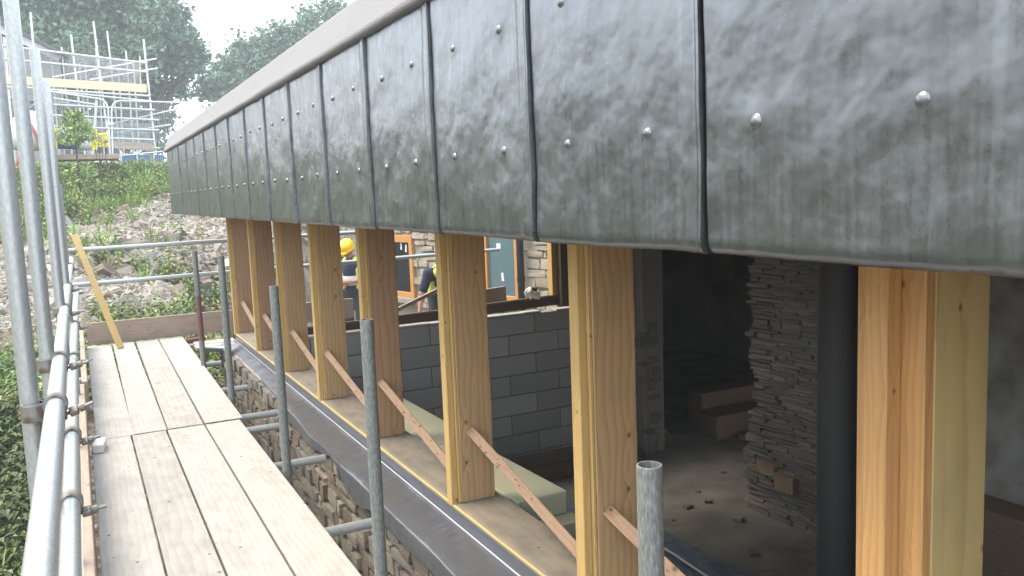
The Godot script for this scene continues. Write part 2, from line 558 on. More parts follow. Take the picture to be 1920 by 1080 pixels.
	M.hivis = mat(Color(0.58, 0.70, 0.07), 0.8)
	M.silver = mat(Color(0.5, 0.5, 0.48), 0.4)
	M.helmet = mat(Color(0.78, 0.46, 0.01), 0.35)
	M.hair = mat(Color(0.03, 0.02, 0.015), 0.8)
	M.slate_roof = trimat(stt, 0.8, 1.0, Color(0.13, 0.145, 0.165), grit, 1.0)
	M.render = trimat(bl, 0.95, 0.6, Color(0.62, 0.62, 0.62), grit, 0.5)
	M.far_board = mat(Color(0.62, 0.50, 0.34), 0.8)
	M.far_tube = mat(Color(0.53, 0.545, 0.54), 0.4, 0.35)
	M.wire = mat(Color(0.32, 0.33, 0.33), 0.5, 0.3)
	M.blue_panel = mat(Color(0.04, 0.13, 0.26), 0.7)
	M.bag_blue = mat(Color(0.06, 0.11, 0.30), 0.8)
	M.bag_white = mat(Color(0.55, 0.56, 0.58), 0.8)
	M.yellow = mat(Color(0.75, 0.55, 0.05), 0.7)
	M.mixer_white = mat(Color(0.62, 0.58, 0.56), 0.55)
	M.mixer_red = mat(Color(0.42, 0.10, 0.08), 0.6)
	M.bark = trimat(stt, 0.95, 3.0, Color(0.10, 0.075, 0.055), grit, 2.0, false)
	M.leaf = mat(Color.WHITE, 0.6)
	M.leaf.vertex_color_use_as_albedo = true
	M.leaf.backlight_enabled = true
	M.leaf.backlight = Color(0.28, 0.34, 0.14)
	M.leaf.cull_mode = BaseMaterial3D.CULL_DISABLED

# ---------- terrain
const PROF := [[-60.0, -4.2], [2.0, -3.75], [6.0, -3.3], [9.0, -2.75], [12.0, -2.0], [14.0, -1.45], [17.0, -0.65], [20.0, 0.15], [22.5, 0.66], [25.0, 0.85], [40.0, 1.3], [150.0, 4.0]]
func profile(d: float) -> float:
	for i in PROF.size() - 1:
		if d <= PROF[i + 1][0]:
			return lerpf(PROF[i][1], PROF[i + 1][1], smoothstep(0.0, 1.0, (d - PROF[i][0]) / (PROF[i + 1][0] - PROF[i][0])) * 0.35 + 0.65 * (d - PROF[i][0]) / (PROF[i + 1][0] - PROF[i][0]))
	return PROF[-1][1]
func ground_y(x: float, z: float) -> float:
	var d := -z
	var y := profile(d)
	y += 0.13 * maxf(0.0, -x - 3.0) + nz.get_noise_2d(x * 1.2, z * 1.2) * 0.22 + nz.get_noise_2d(x * 5.0, z * 5.0) * 0.07
	# yard behind the building where the workers stand, cut into the bank
	var d0 := 14.2 + 8.0 * smoothstep(3.4, 5.2, x)
	var yard := lerpf(-2.42, y, smoothstep(d0, d0 + 2.8, d))
	y = lerpf(y, yard, smoothstep(1.1, 2.4, x) * (1.0 - smoothstep(d0, d0 + 3.3, d)))
	# dug out below the building
	var dig := smoothstep(1.25, 1.45, x) * (1.0 - smoothstep(8.25, 8.6, d))
	dig = maxf(dig, smoothstep(0.0, 0.15, x - 6.0 - (d - 8.3) * 0.53) * (1.0 - smoothstep(13.7, 13.9, d)))
	return lerpf(y, -3.6, dig)
func hit_ground(px: float, py: float) -> Vector3:
	var r := ray(px, py).normalized()
	var t := 3.0
	while t < 60.0:
		var p := r * t
		if p.y < ground_y(p.x, p.z):
			break
		t += 0.04
	var q := r * t
	q.y = ground_y(q.x, q.z)
	return q

func _ready() -> void:
	rng.seed = 20240607
	nz.seed = 3
	nz.frequency = 0.25
	# ----- camera, sky, sun, exposure
	var cam := Camera3D.new()
	cam.name = "camera"
	add_child(cam)
	cam.basis = Basis(CX, CY, CZ)
	cam.fov = 37.517
	cam.near = 0.05
	cam.far = 400.0
	cam.current = true
	var env := Environment.new()
	env.background_mode = Environment.BG_SKY
	var sky := Sky.new()
	var sm := ProceduralSkyMaterial.new()
	sm.sky_top_color = Color(0.80, 0.855, 0.93)
	sm.sky_horizon_color = Color(0.98, 0.98, 0.985)
	sm.sky_curve = 0.2
	sm.ground_bottom_color = Color(0.2, 0.2, 0.18)
	sm.ground_horizon_color = Color(0.5, 0.52, 0.5)
	sm.sun_angle_max = 1.0
	sm.energy_multiplier = 1.0
	sky.sky_material = sm
	env.sky = sky
	env.tonemap_mode = Environment.TONE_MAPPER_LINEAR
	env.tonemap_exposure = 4.6
	env.sdfgi_enabled = true
	env.ssao_enabled = true
	env.ssil_enabled = true
	env.fog_enabled = true
	env.fog_density = 0.0034
	env.fog_light_color = Color(0.93, 0.96, 0.97)
	var we := WorldEnvironment.new()
	we.name = "environment"
	we.environment = env
	add_child(we)
	var sun := DirectionalLight3D.new()
	sun.name = "sun"
	sun.light_energy = 0.45
	sun.light_color = Color(1.0, 0.96, 0.9)
	sun.light_angular_distance = 35.0
	sun.shadow_enabled = true
	add_child(sun)
	sun.look_at_from_position(Vector3(-5, 9, -4), Vector3.ZERO, Vector3.UP)

	make_materials()
	build_ground()
	build_fascia()
	build_roof()
	build_posts()
	build_lower_wall()
	build_interior()
	build_scaffold()
	build_yard()
	build_far()
	build_plants()
	build_trees()

func build_ground() -> void:
	var us := PackedFloat32Array()
	for i in 121:
		var t := -1.0 + 2.0 * i / 120.0
		us.append(1.5 + 70.0 * signf(t) * pow(absf(t), 2.6))
	var vs := PackedFloat32Array()
	for i in 201:
		var t := -1.0 + 2.0 * i / 200.0
		vs.append(-12.0 + 130.0 * signf(t) * pow(absf(t), 2.8) if t < 0 else -12.0 + 60.0 * pow(t, 2.0))
	structure("hillside", gridm(us, vs, func(u, v): return Vector3(u, ground_y(u, v), v), Vector3.UP, func(u, v): return Vector2(u, v)), M.earth)
	var b := Build.new()
	add_box(b, Vector3(1.5, FLOOR - 0.2, -14.0), Vector3(11.0, FLOOR, 4.0), 0.0)
	structure("interior_floor", b.mesh(), M.floor)

# ---------- lead fascia
const XF := 0.945
func build_fascia() -> void:
	var t := thing("lead_fascia", "long grey lead clad eaves fascia of upright welted panels", "fascia", Vector3(XF, -0.127, -4.7))
	var seams := [0.63, 0.04, -0.555]
	for k in 16:
		seams.append(-1.125 - 0.59 * k)
	var dot := lathem([[0.0, 0.0085], [0.003, 0.0083], [0.0055, 0.0074], [0.008, 0.0056], [0.0098, 0.003], [0.0106, 0.0005], [0.0125, -0.001]], 16, true)
	for k in seams.size() - 1:
		var zn: float = seams[k]
		var zf: float = seams[k + 1]
		var L := zn - zf
		var near := k < 8
		var us := PackedFloat32Array([0.0, 0.002 / L, 0.004 / L, 0.01 / L])
		var nu := 44 if near else 14
		for i in nu:
			us.append(lerpf(0.03 / L, 1.0 - 0.075 / L, float(i) / (nu - 1)))
		us.append_array([1.0 - 0.066 / L, 1.0 - 0.058 / L, 1.0 - 0.05 / L, 1.0 - 0.03 / L, 1.0 - 0.017 / L, 1.0 - 0.0155 / L, 1.0 - 0.008 / L, 1.0 - 0.0064 / L, 1.0 - 0.0062 / L, 1.0 - 0.0048 / L, 1.0 - 0.0046 / L, 1.0 - 0.002 / L])
		var vs := PackedFloat32Array([0.0, 0.01, 0.02, 0.03, 0.04, 0.05])
		var nv := 46 if near else 14
		for i in nv:
			vs.append(lerpf(0.065, 0.93, float(i) / (nv - 1)))
		vs.append_array([0.955, 0.975, 1.0])
		var org := t.position
		var dots := []
		for iz in [0.158, 0.442]:
			for y in [0.091, 0.384]:
				dots.append(Vector2(zn - iz + rf(-0.006, 0.006), y + rf(-0.004, 0.004)))
		var f := func(u: float, v: float) -> Vector3:
			var z := zf + u * L
			var a := u * L
			var c := L - a
			# outward offset: tucked under the neighbour at the far side, proud welt at the near side
			var o := -0.004 + 0.004 * smoothstep(0.0, 0.004, a)
			o += 0.0045 * smoothstep(0.075, 0.045, c)
			if c < 0.016:
				o += 0.004
			o -= 0.034 * smoothstep(0.0062, 0.0048, c)
			# hand dressed dents
			var y := -0.127 + 0.69 * v
			o += nz.get_noise_3d(z * 9.0, y * 9.0, 3.0 + k * 2.0) * 0.0054 + nz.get_noise_3d(z * 28.0, y * 28.0, 9.0 + k) * 0.0014
			o += nz.get_noise_3d(z * 3.0, y * 3.0, 40.0 + k) * 0.006
			for q in dots:
				var dd: float = Vector2(z, y).distance_to(q)
				o += 0.002 * exp(-dd * dd / 0.0007) * sin(dd * 70.0 + 0.6)
			# bottom edge: dressed round and under, wavering
			var low := smoothstep(0.16, 0.02, v)
			o += low * nz.get_noise_3d(z * 17.0, 5.0, k * 3.0) * 0.006
			var yy := y + nz.get_noise_2d(z * 8.0, 70.0 + k) * 0.004 * smoothstep(0.2, 0.0, v)
			var r := 0.016
			var arc := (y + 0.127) / (r * 1.6)
			if arc < 1.0:
				var an := (1.0 - arc) * PI * 0.62
				o -= r * (1.0 - cos(an))
				yy = -0.127 + r * 1.6 - r * sin(an) * 1.35 + (yy - y)
			return Vector3(XF - o, yy, z) - org
		# pale wash marks run down from some of the fixings
		var stain := func(u: float, v: float) -> Color:
			var z := zf + u * L
			var y := -0.127 + 0.69 * v
			var w := 0.0
			for q in dots:
				var drop: float = q.y - y
				if drop > 0.0:
					var off: float = absf(z - q.x - nz.get_noise_2d(y * 20.0, q.x * 9.0) * 0.006)
					w = maxf(w, smoothstep(0.016, 0.005, off) * smoothstep(0.13 + 0.06 * sin(q.x * 40.0), 0.03, drop) * (0.55 + nz.get_noise_2d(z * 60.0, y * 40.0)))
			var g := lerpf(0.88, 1.0, clampf(w, 0.0, 1.0))
			return Color(g, g, g)
		var p := part(t, "lead_panel", gridm(us, vs, f, Vector3.LEFT, func(u, v): return Vector2(zf + u * L + k * 0.37, -v * 0.69 + k * 0.21), stain), M.lead)
		for q in dots:
			var fp: Vector3 = f.call((q.x - zf) / L, (q.y + 0.127) / 0.69)
			part(p, "lead_dot", dot, M.dot, Transform3D(Basis(Vector3(0, 1, 0), Vector3(-1, 0, 0), Vector3(0, 0, 1)) * Basis(Vector3(rf(-1, 1), 0, rf(-1, 1)).normalized(), rf(0, 0.14)) * Basis.from_scale(Vector3(rf(0.92, 1.08), rf(0.6, 0.85), rf(0.92, 1.08))), fp))

func sweep_z(sec: Array, z0: float, z1: float, steps: int, out: Vector3, wob := 0.0) -> ArrayMesh:
	# an open section of Vector2(x, y), swept along z
	var len_ := [0.0]
	for i in sec.size() - 1:
		len_.append(len_[-1] + (sec[i + 1] - sec[i]).length())
	var us := PackedFloat32Array()
	for i in sec.size():
		us.append(float(i))
	var f := func(u: float, v: float) -> Vector3:
		var p: Vector2 = sec[int(u)]
		var z := lerpf(z0, z1, v)
		return Vector3(p.x + nz.get_noise_2d(z * 4.0, u) * wob, p.y + nz.get_noise_2d(z * 4.0, 30.0 + u * 0.3) * wob, z)
	return gridm(us, lin(steps), f, out, func(u, v): return Vector2(lerpf(z0, z1, v), len_[int(u)]))

func build_roof() -> void:
	var t := thing("flat_roof", "grey felt covered roof edge lapping over the lead fascia", "roof")
	var sec := [Vector2(0.965, 0.54), Vector2(0.935, 0.539), Vector2(0.924, 0.541), Vector2(0.917, 0.548), Vector2(0.915, 0.557), Vector2(0.918, 0.566), Vector2(0.935, 0.60), Vector2(0.978, 0.70), Vector2(0.984, 0.712), Vector2(0.994, 0.718), Vector2(1.01, 0.72), Vector2(1.5, 0.70)]
	part(t, "felt_kerb", sweep_z(sec, 0.64, -9.97, 120, Vector3(-1, 0.3, 0), 0.003), M.felt)
	part(t, "end_cap", prism([Vector2(0.965, 0.54), Vector2(0.917, 0.548), Vector2(0.978, 0.70), Vector2(1.0, 0.719), Vector2(1.5, 0.70), Vector2(1.5, 0.54)], -0.02), M.felt, Transform3D(Basis(), Vector3(0, 0, -9.97)))
	part(t, "roof_deck", boxm(Vector3(1.0, 0.52, -9.94), Vector3(1.75, 0.56, 0.62), 0.0), M.old_timber)
	part(t, "roof_deck", boxm(Vector3(1.752, 0.45, -8.5), Vector3(11.0, 0.69, 4.0), 0.0), M.felt)
	part(t, "soffit", boxm(Vector3(0.975, -0.075, -9.9), Vector3(1.44, -0.055, 0.6), 0.0), M.felt)
	part(t, "backing_board", boxm(Vector3(0.968, -0.09, -9.9), Vector3(0.99, 0.52, 0.6), 0.0), M.old_timber)
	part(t, "header_beam", boxm(Vector3(1.442, -0.06, -9.9), Vector3(1.68, 0.2, 0.6), 0.004, 2), M.oak2)
	part(t, "end_board", boxm(Vector3(0.992, -0.05, -9.93), Vector3(1.7, 0.518, -9.905), 0.0), M.old_timber)

func build_posts() -> void:
	var edge := [-1.188, -2.35, -3.48, -4.68, -5.80, -6.92, -8.08, -9.28]
	var ordinal := ["eighth", "seventh", "sixth", "fifth", "fourth", "third", "second", "first"]
	for k in 8:
		var ze: float = edge[k]
		var big := k == 0
		var xa := 1.40
		if not big:
			xa = 1.427
			ze *= 1.427 / 1.40
		var zb := ze + 0.056
		var zn := zb + (0.053 if big else 0.018)
		var zw := 0.162 if big else 0.092
		var x1 := 1.444 if big else 1.459
		var x2 := 1.472
		var y0 := SILL + 0.001
		var y1 := -0.062
		var label: String = ordinal[k] + " timber window post counting from the far end of the fascia"
		if big:
			label = "pale post with two stepped orange battens beside the black column"
		var t := thing("window_post", label, "post", Vector3(1.5, SILL, ze), "timber posts on the sill")
		t.rotation = Vector3(rf(-0.003, 0.003), 0, rf(-0.003, 0.003)) if not big else Vector3.ZERO
		var o := -t.position
		var wood: Material = M.pale_post if big else ([M.oak, M.oak2][1 if k >= 6 or k == 3 else 0])
		part(t, "shaft", boxm(Vector3(x2, y0, zn - zw) + o, Vector3(1.64, y1, zn) + o, 0.003), wood)
		part(t, "backing_strip", boxm(Vector3(x1, y0 + 0.002, zn - zw + (0.0 if big else 0.004)) + o, Vector3(x2 - 0.0006, y1, zn - (0.0005 if big else 0.004)) + o, 0.002), M.fir if big else M.larch)
		part(t, "batten", boxm(Vector3(xa, y0 - (0.02 if not big else 0.0), ze) + o, Vector3(x1 - 0.0006, y1 - 0.02, zb) + o, 0.003), M.fir if big else M.larch)
	# laths nailed between neighbouring posts
	for k in range(1, 8):
		var z0: float = edge[k] * 1.0193 + 0.056 + 0.018
		var z1: float = edge[k - 1] * 1.0193 - 0.02 if k > 1 else -1.3
		var a := Vector3(1.50 + rf(0.0, 0.06), -1.085, z0 + 0.002)
		var b := Vector3(1.51, -1.085 - 0.235 * (z1 - z0), z1 - 0.002)
		if k == 4:
			a.x = 1.49
		var xf := frame_of(a, b, Vector3(-0.62, 0.7, 0.3))
		var lt := thing("brace_lath", "thin reddish lath nailed to the " + ordinal[k] + " post from the far end", "lath", a, "sloping laths between the posts")
		xf.origin = Vector3.ZERO
		part(lt, "lath", bar_mesh((b - a).length(), 0.042, 0.016), M.lath, xf)
		for i in 5:
			var nl := lathem([[0.0, 0.014], [0.0022, 0.0138], [0.0016, 0.012], [0.0016, 0.0]], 6)
			part(lt, "nail", nl, M.rust, Transform3D(xf.basis * Basis(Vector3.RIGHT, PI / 2 + rf(-0.3, 0.3)), xf * Vector3(rf(-0.012, 0.012), rf(0.05, 0.95) * (b - a).length(), 0.007)))
	# sill
	var st := thing("sill_plate", "grey brown timber sill plate under the posts with yellow front strip", "sill", Vector3(1.5, SILL, -4.7))
	var cuts := [0.3, -2.3, -4.73, -7.15, -9.42]
	for i in 4:
		part(st, "plate", boxm(Vector3(1.447, SILL - 0.05, cuts[i + 1] + 0.002) - st.position, Vector3(1.672, SILL, cuts[i]) - st.position, 0.002, 2), M.sill)
	part(st, "front_strip", boxm(Vector3(1.4305, SILL - 0.05, -9.42) - st.position, Vector3(1.446, SILL - 0.004, 0.3) - st.position, 0.003, 2), M.pale_post)
	# lead flashing below the sill
	var ft := thing("lead_flashing", "shiny grey lead flashing dressed from the sill down over the wall", "flashing", Vector3(1.3, -1.5, -4.7))
	var sec := [Vector2(1.4235, -1.433), Vector2(1.4195, -1.434), Vector2(1.4185, -1.455), Vector2(1.418, -1.478), Vector2(1.4165, -1.488), Vector2(1.412, -1.4925), Vector2(1.4065, -1.4905), Vector2(1.402, -1.492), Vector2(1.396, -1.496), Vector2(1.38, -1.499), Vector2(1.35, -1.505), Vector2(1.32, -1.511), Vector2(1.29, -1.517), Vector2(1.265, -1.522), Vector2(1.238, -1.5285), Vector2(1.234, -1.531), Vector2(1.232, -1.536), Vector2(1.2305, -1.556), Vector2(1.229, -1.575), Vector2(1.228, -1.592), Vector2(1.2275, -1.605)]
	var us := PackedFloat32Array()
	for i in sec.size():
		us.append(float(i))
	part(ft, "fold_highlight_bead", lathem([[0.0045, 0.0], [0.0045, 9.5]], 10), M.highlight_bead, Transform3D(Basis(Vector3.RIGHT, -PI / 2), Vector3(1.4105, -1.4875, 0.15) - ft.position))  # added bright strip, stands in for the sky highlight on the inner fold
	var runs := [[0.2, -4.05], [-4.02, -9.36]]
	for r in runs.size():
		var za: float = runs[r][0]
		var zb: float = runs[r][1]
		var f := func(u: float, v: float) -> Vector3:
			var z := lerpf(za, zb, v)
			var p: Vector2 = sec[int(u)]
			var w := clampf((u - 6.0) / 8.0, 0.0, 1.0)
			var out := smoothstep(14.0, 20.0, u)
			# narrows towards the far end
			p.x += w * 0.075 * smoothstep(-5.0, -8.0, z)
			p.y += sin(clampf((u - 7.0) / 8.0, 0, 1) * PI) * (nz.get_noise_2d(z * 6.0, u * 0.5) * 0.007 + nz.get_noise_2d(z * 30.0, u * 0.25) * 0.0045 * smoothstep(-0.25, 0.3, nz.get_noise_2d(z * 3.0, 55.0)) + nz.get_noise_2d(z * 75.0, u * 0.8) * 0.0016 * smoothstep(0.0, 0.3, nz.get_noise_2d(z * 4.0, 155.0)))
			p.x += w * nz.get_noise_2d(z * 5.0, 3.0) * 0.014
			p.x -= out * (nz.get_noise_2d(z * 7.0, 60.0) * 0.014 + 0.004)
			# ragged hem; a torn piece hangs by the wall at one place
			p.y -= out * (nz.get_noise_2d(z * 2.4, 80.0) * 0.05 + nz.get_noise_2d(z * 14.0, 90.0) * 0.012)
			p.y += out * 0.05 * smoothstep(0.22, 0.1, absf(z + 4.85))
			p.y -= out * 0.05 * smoothstep(0.3, 0.12, absf(z + 4.42))
			if r == 1:
				p.y -= 0.003
				p.x += 0.0015
			return Vector3(p.x, p.y, z) - ft.position
		part(ft, "lead_sheet", gridm(us, lin(420), f, Vector3(-1, 1, 0), func(u, v): return Vector2(u * 0.03, lerpf(za, zb, v) * 0.5)), M.flash)

# ---------- coursed stones on an upright face: returns nothing, adds stones as parts
func lay_stones(t: Node3D, lo: Vector2, hi: Vector2, hmin: float, hmax: float, lmin: float, lmax: float, gap: float, depth: float, place: Callable, meshes: Array, mats: Array, keep = null) -> void:
	var y := lo.y
	while y < hi.y - hmin * 0.5:
		var h := rf(hmin, hmax)
		if rng.randf() < 0.25:
			h *= 0.6
		var x := lo.x - rf(0.0, lmax)
		while x < hi.x:
			var l := rf(lmin, lmax)
			if rng.randf() < 0.2:
				l *= 0.5
			var hh := h * rf(0.8, 1.12)
			var c := Vector2(x + l * 0.5, y + h * 0.5 + rf(-0.1, 0.1) * h)
			if c.x > lo.x - 0.1 and c.x < hi.x and (keep == null or keep.call(c, l, h)):
				var dz := depth * rf(0.75, 1.2)
				var bs := Basis(Vector3(0, 0, 1), rf(-0.05, 0.05)) * Basis(Vector3(0, 1, 0), rf(-0.06, 0.06))
				var xf: Transform3D = place.call(c)
				part(t, "stone", meshes[rng.randi() % meshes.size()], mats[rng.randi() % mats.size()], xf * Transform3D(bs * Basis.from_scale(Vector3(l - gap, hh - gap, dz)), Vector3.ZERO))
			x += l
		y += h

func build_lower_wall() -> void:
	var stones := []
	for i in 10:
		stones.append(stone_mesh(100 + i, 0.16, 0.6))
	M.stone_meshes = stones
	var t := thing("rubble_stone_wall", "rough rubble stone wall beneath the lead flashing", "wall", Vector3(1.35, -2.4, -4.7))
	var o := -t.position
	part(t, "core", boxm(Vector3(1.30, -4.2, -9.45) + o, Vector3(1.66, -1.535, 0.4) + o, 0.01), M.wall_mortar)
	part(t, "core", boxm(Vector3(1.662, -4.2, -9.45) + o, Vector3(2.0, -1.675, 0.4) + o, 0.01), M.dark_mortar)
	var place := func(c: Vector2) -> Transform3D:
		return Transform3D(Basis(Vector3(0, 0, -1), Vector3(0, 1, 0), Vector3(1, 0, 0)), Vector3(1.30, c.y, -c.x) + o)
	lay_stones(t, Vector2(2.0, -2.35), Vector2(9.4, -1.6), 0.06, 0.135, 0.1, 0.34, 0.016, 0.085, place, stones, M.stone)

func build_interior() -> void:
	var o: Vector3
	# block wall
	var t := thing("block_wall", "dark grey aircrete block wall across the room with white mortar cap", "wall", Vector3(3.8, FLOOR, -8.25))
	o = -t.position
	part(t, "core", boxm(Vector3(1.86, FLOOR, -8.32) + o, Vector3(5.80, -1.385, -8.212) + o, 0.0), M.mortar)
	for r in 8:
		var y1 := -1.372 - 0.225 * r
		var x := 4.45 - 0.625 * 5 if r % 2 == 0 else 4.12 - 0.625 * 4
		while x < 5.8:
			var a := maxf(x, 1.86)
			var e := minf(x + 0.613, 5.8)
			if e - a > 0.05:
				part(t, "block", boxm(Vector3(a, y1 - 0.213, -8.211) + o, Vector3(e, y1, -8.196 + rf(-0.004, 0.003)) + o, 0.003), M.block[rng.randi() % 3])
			x += 0.625
	for seg in [[1.86, 3.2], [3.203, 4.3], [4.303, 4.52], [4.72, 5.3]]:
		part(t, "mortar_cap", boxm(Vector3(seg[0], -1.384, -8.31) + o, Vector3(seg[1], -1.352 + rf(-0.003, 0.003), -8.19) + o, 0.006), M.white_mortar)
	# dark frame standing on the wall
	var ft := thing("window_frame", "dark brown timber frame set behind the top of the block wall", "frame", Vector3(4.8, -1.3, -8.55))
	o = -ft.position
	var a := on_z(566, 624, -8.55)
	var b := on_z(1062, 558, -8.55)
	part(ft, "bottom_rail", bar_mesh((b - a).length(), 0.17, 0.10, 0.004), M.brown, Transform3D(frame_of(a, b).basis, a + o + Vector3(0, -0.02, -0.085)))
	part(ft, "rail_facing", bar_mesh((b - a).length(), 0.02, 0.022, 0.004), M.old_timber, Transform3D(frame_of(a, b).basis, a + o + Vector3(0, 0.0425, 0.0)))
	var j := on_z(1056, 560, -8.5)
	part(ft, "jamb", boxm(Vector3(j.x - 0.035, j.y - 0.1, -8.6) + o, Vector3(j.x + 0.06, 0.44, -8.47) + o, 0.004), M.brown)
	part(ft, "jamb_lining", boxm(Vector3(j.x - 0.105, j.y + 0.03, -8.66) + o, Vector3(j.x - 0.036, 0.44, -8.56) + o, 0.003), M.larch)
	part(ft, "stub_wall", boxm(Vector3(j.x + 0.062, -1.35, -8.6) + o, Vector3(5.8, 0.44, -8.33) + o, 0.0), M.plaster)
	# spine wall, broken off at an opening
	var sw := thing("stone_spine_wall", "thin bedded dark stone wall with ragged broken end inside", "wall", Vector3(5.65, FLOOR, -5.0))
	o = -sw.position
	part(sw, "core", boxm(Vector3(5.678, FLOOR, -5.86) + o, Vector3(6.2, 0.44, -4.55) + o, 0.01), M.wall_mortar)
	var slabs := []
	for i in 8:
		slabs.append(stone_mesh(200 + i, 0.12, 0.8))
	var place := func(c: Vector2) -> Transform3D:
		return Transform3D(Basis(Vector3(0, 0, -1), Vector3(0, 1, 0), Vector3(1, 0, 0)) * Basis(Vector3(0, 0, 1), rf(-0.05, 0.02)), Vector3(5.73, c.y, -c.x) + o)
	var yy := FLOOR
	while yy < -0.74:
		var hh := rf(0.022, 0.055)
		var x := 6.10 + nz.get_noise_1d(yy * 5.0) * 0.12 + rf(-0.05, 0.05) + (0.05 if yy < -2.3 else 0.0)
		while x > 4.6:
			var l := rf(0.12, 0.46)
			var bs := Basis(Vector3(0, 0, 1), rf(-0.05, 0.03)) * Basis(Vector3(0, 1, 0), rf(-0.05, 0.05))
			part(sw, "stone", slabs[rng.randi() % 8], M.slate[rng.randi() % 4], place.call(Vector2(x - l / 2, yy + hh / 2)) * Transform3D(bs * Basis.from_scale(Vector3(l - 0.008, hh * rf(0.85, 1.1) - 0.006, 0.16 * rf(0.8, 1.15))), Vector3.ZERO))
			x -= l
		yy += hh
	part(sw, "lintel", boxm(Vector3(5.60, -0.72, -6.1) + o, Vector3(6.2, -0.5, -4.6) + o, 0.01), M.mortar)
	part(sw, "stone", stone_mesh(301, 0.14, 0.6), M.ochre, Transform3D(Basis.from_scale(Vector3(0.16, 0.15, 0.24)), Vector3(5.66, -2.79, -5.62) + o))
	part(sw, "stone", stone_mesh(302, 0.14, 0.6), M.ochre, Transform3D(Basis.from_scale(Vector3(0.16, 0.10, 0.22)), Vector3(5.67, -2.72, -5.86) + o))
	for w in [["plaster_wall", "dim plastered wall to the right of the pale post", Vector3(5.66, FLOOR, -4.548), Vector3(6.2, 0.44, 3.9)], ["plaster_wall", "dark plastered back wall seen through the opening", Vector3(10.4, FLOOR, -13.9), Vector3(10.7, 0.44, 3.9)], ["plaster_wall", "unlit end wall of the dark back room", Vector3(8.95, FLOOR, -13.98), Vector3(10.38, 0.44, -13.7)], ["plaster_wall", "end wall of the room behind the camera side", Vector3(1.7, FLOOR, 3.65), Vector3(5.64, 0.44, 3.9)], ["plaster_wall", "unseen front wall added past the last post to keep light out", Vector3(1.45, FLOOR, 0.45), Vector3(1.69, 0.5, 3.9)]]:  # the last one is unseen, added to stop daylight leaking into the room
		var ce: Vector3 = (w[2] + w[3]) * 0.5
		ce.y = FLOOR
		single(w[0], w[1], "wall", boxm(w[2] - ce, w[3] - ce, 0.0), M.old_render if w[2].x > 8.0 else M.plaster, Transform3D(Basis(), ce))
	part(get_node("flat_roof"), "roof_deck", prism([Vector2(6.0, -8.502), Vector2(10.8, -8.502), Vector2(10.8, -14.0), Vector2(8.9, -14.0)], 0.24), M.felt, Transform3D(Basis(Vector3(1, 0, 0), Vector3(0, 0, 1), Vector3(0, -1, 0)), Vector3(0, 0.69, 0)))
	var oa := Vector3(6.12, FLOOR, -8.33)
	var ob := Vector3(9.05, FLOOR, -13.9)
	var ox := frame_of(oa, ob)
	single("plaster_wall", "slanting side wall of the back room beyond the block wall", "wall", boxm(Vector3(-0.1, 0, 0), Vector3(0.1, (ob - oa).length(), 3.64), 0.0), M.old_render, ox)
	# stone corner by the block wall
	var cr := thing("stone_corner", "rough stone corner at the end of the block wall", "wall", Vector3(5.9, FLOOR, -8.1))
	o = -cr.position
	part(cr, "core", boxm(Vector3(5.802, FLOOR, -8.32) + o, Vector3(6.1, 0.44, -8.06) + o, 0.01), M.dark_mortar)
	var pl2 := func(c: Vector2) -> Transform3D:
		return Transform3D(Basis(), Vector3(c.x, c.y, -8.09) + o)
	lay_stones(cr, Vector2(5.88, FLOOR), Vector2(6.02, -1.6), 0.06, 0.14, 0.12, 0.2, 0.014, 0.1, pl2, slabs, M.slate)
	# timber baulks on the floor along the block wall and in the back room
	for q in [[Vector3(2.6, FLOOR, -8.05), Vector3(5.6, FLOOR + 0.14, -7.86), "long baulk lying on the floor against the block wall"], [Vector3(2.9, FLOOR + 0.142, -8.1), Vector3(5.5, FLOOR + 0.27, -7.98), "upper baulk lying against the block wall"], [Vector3(6.85, FLOOR, -8.35), Vector3(9.2, FLOOR + 0.3, -8.0), "thick timber baulk on the floor of the back room"], [Vector3(6.95, FLOOR + 0.302, -8.7), Vector3(9.2, FLOOR + 0.5, -8.4), "second timber stacked behind the thick baulk"], [Vector3(6.95, FLOOR, -8.7), Vector3(9.2, FLOOR + 0.3, -8.4), "lower timber behind the thick baulk"], [Vector3(7.1, FLOOR, -7.9), Vector3(9.0, FLOOR + 0.07, -7.65), "flat plank on the floor before the thick baulk"], [Vector3(5.36, FLOOR, -4.2), Vector3(5.64, FLOOR + 0.9, 0.5), "dark stacked joists along the plastered wall"]]:
		var lo: Vector3 = q[0]
		var hi: Vector3 = q[1]
		var ce := Vector3((lo.x + hi.x) / 2, lo.y, (lo.z + hi.z) / 2)
		single("timber_baulk", q[2], "timber", boxm(lo - ce, hi - ce, 0.008, 0 if hi.x - lo.x > hi.z - lo.z else 2), M.old_timber, Transform3D(Basis(), ce))
	# damp proof sheet
	var us := lin(40, 2.02, 4.62)
	var vs := lin(60, 1.5, -7.2)
	single("plastic_sheet", "blue grey plastic membrane spread on the room floor", "sheet", gridm(us, vs, func(u, v): return Vector3(u + (nz.get_noise_1d(v * 3.0) * 0.03 if u > 4.6 else 0.0) - 3.3, 0.012 + absf(nz.get_noise_2d(u * 5.0, v * 1.2)) * 0.022 - (0.011 if u > 4.6 else 0.0), v + 3.0), Vector3.UP, func(u, v): return Vector2(u, v)), M.dpm, Transform3D(Basis(), Vector3(3.3, FLOOR, -3.0)))
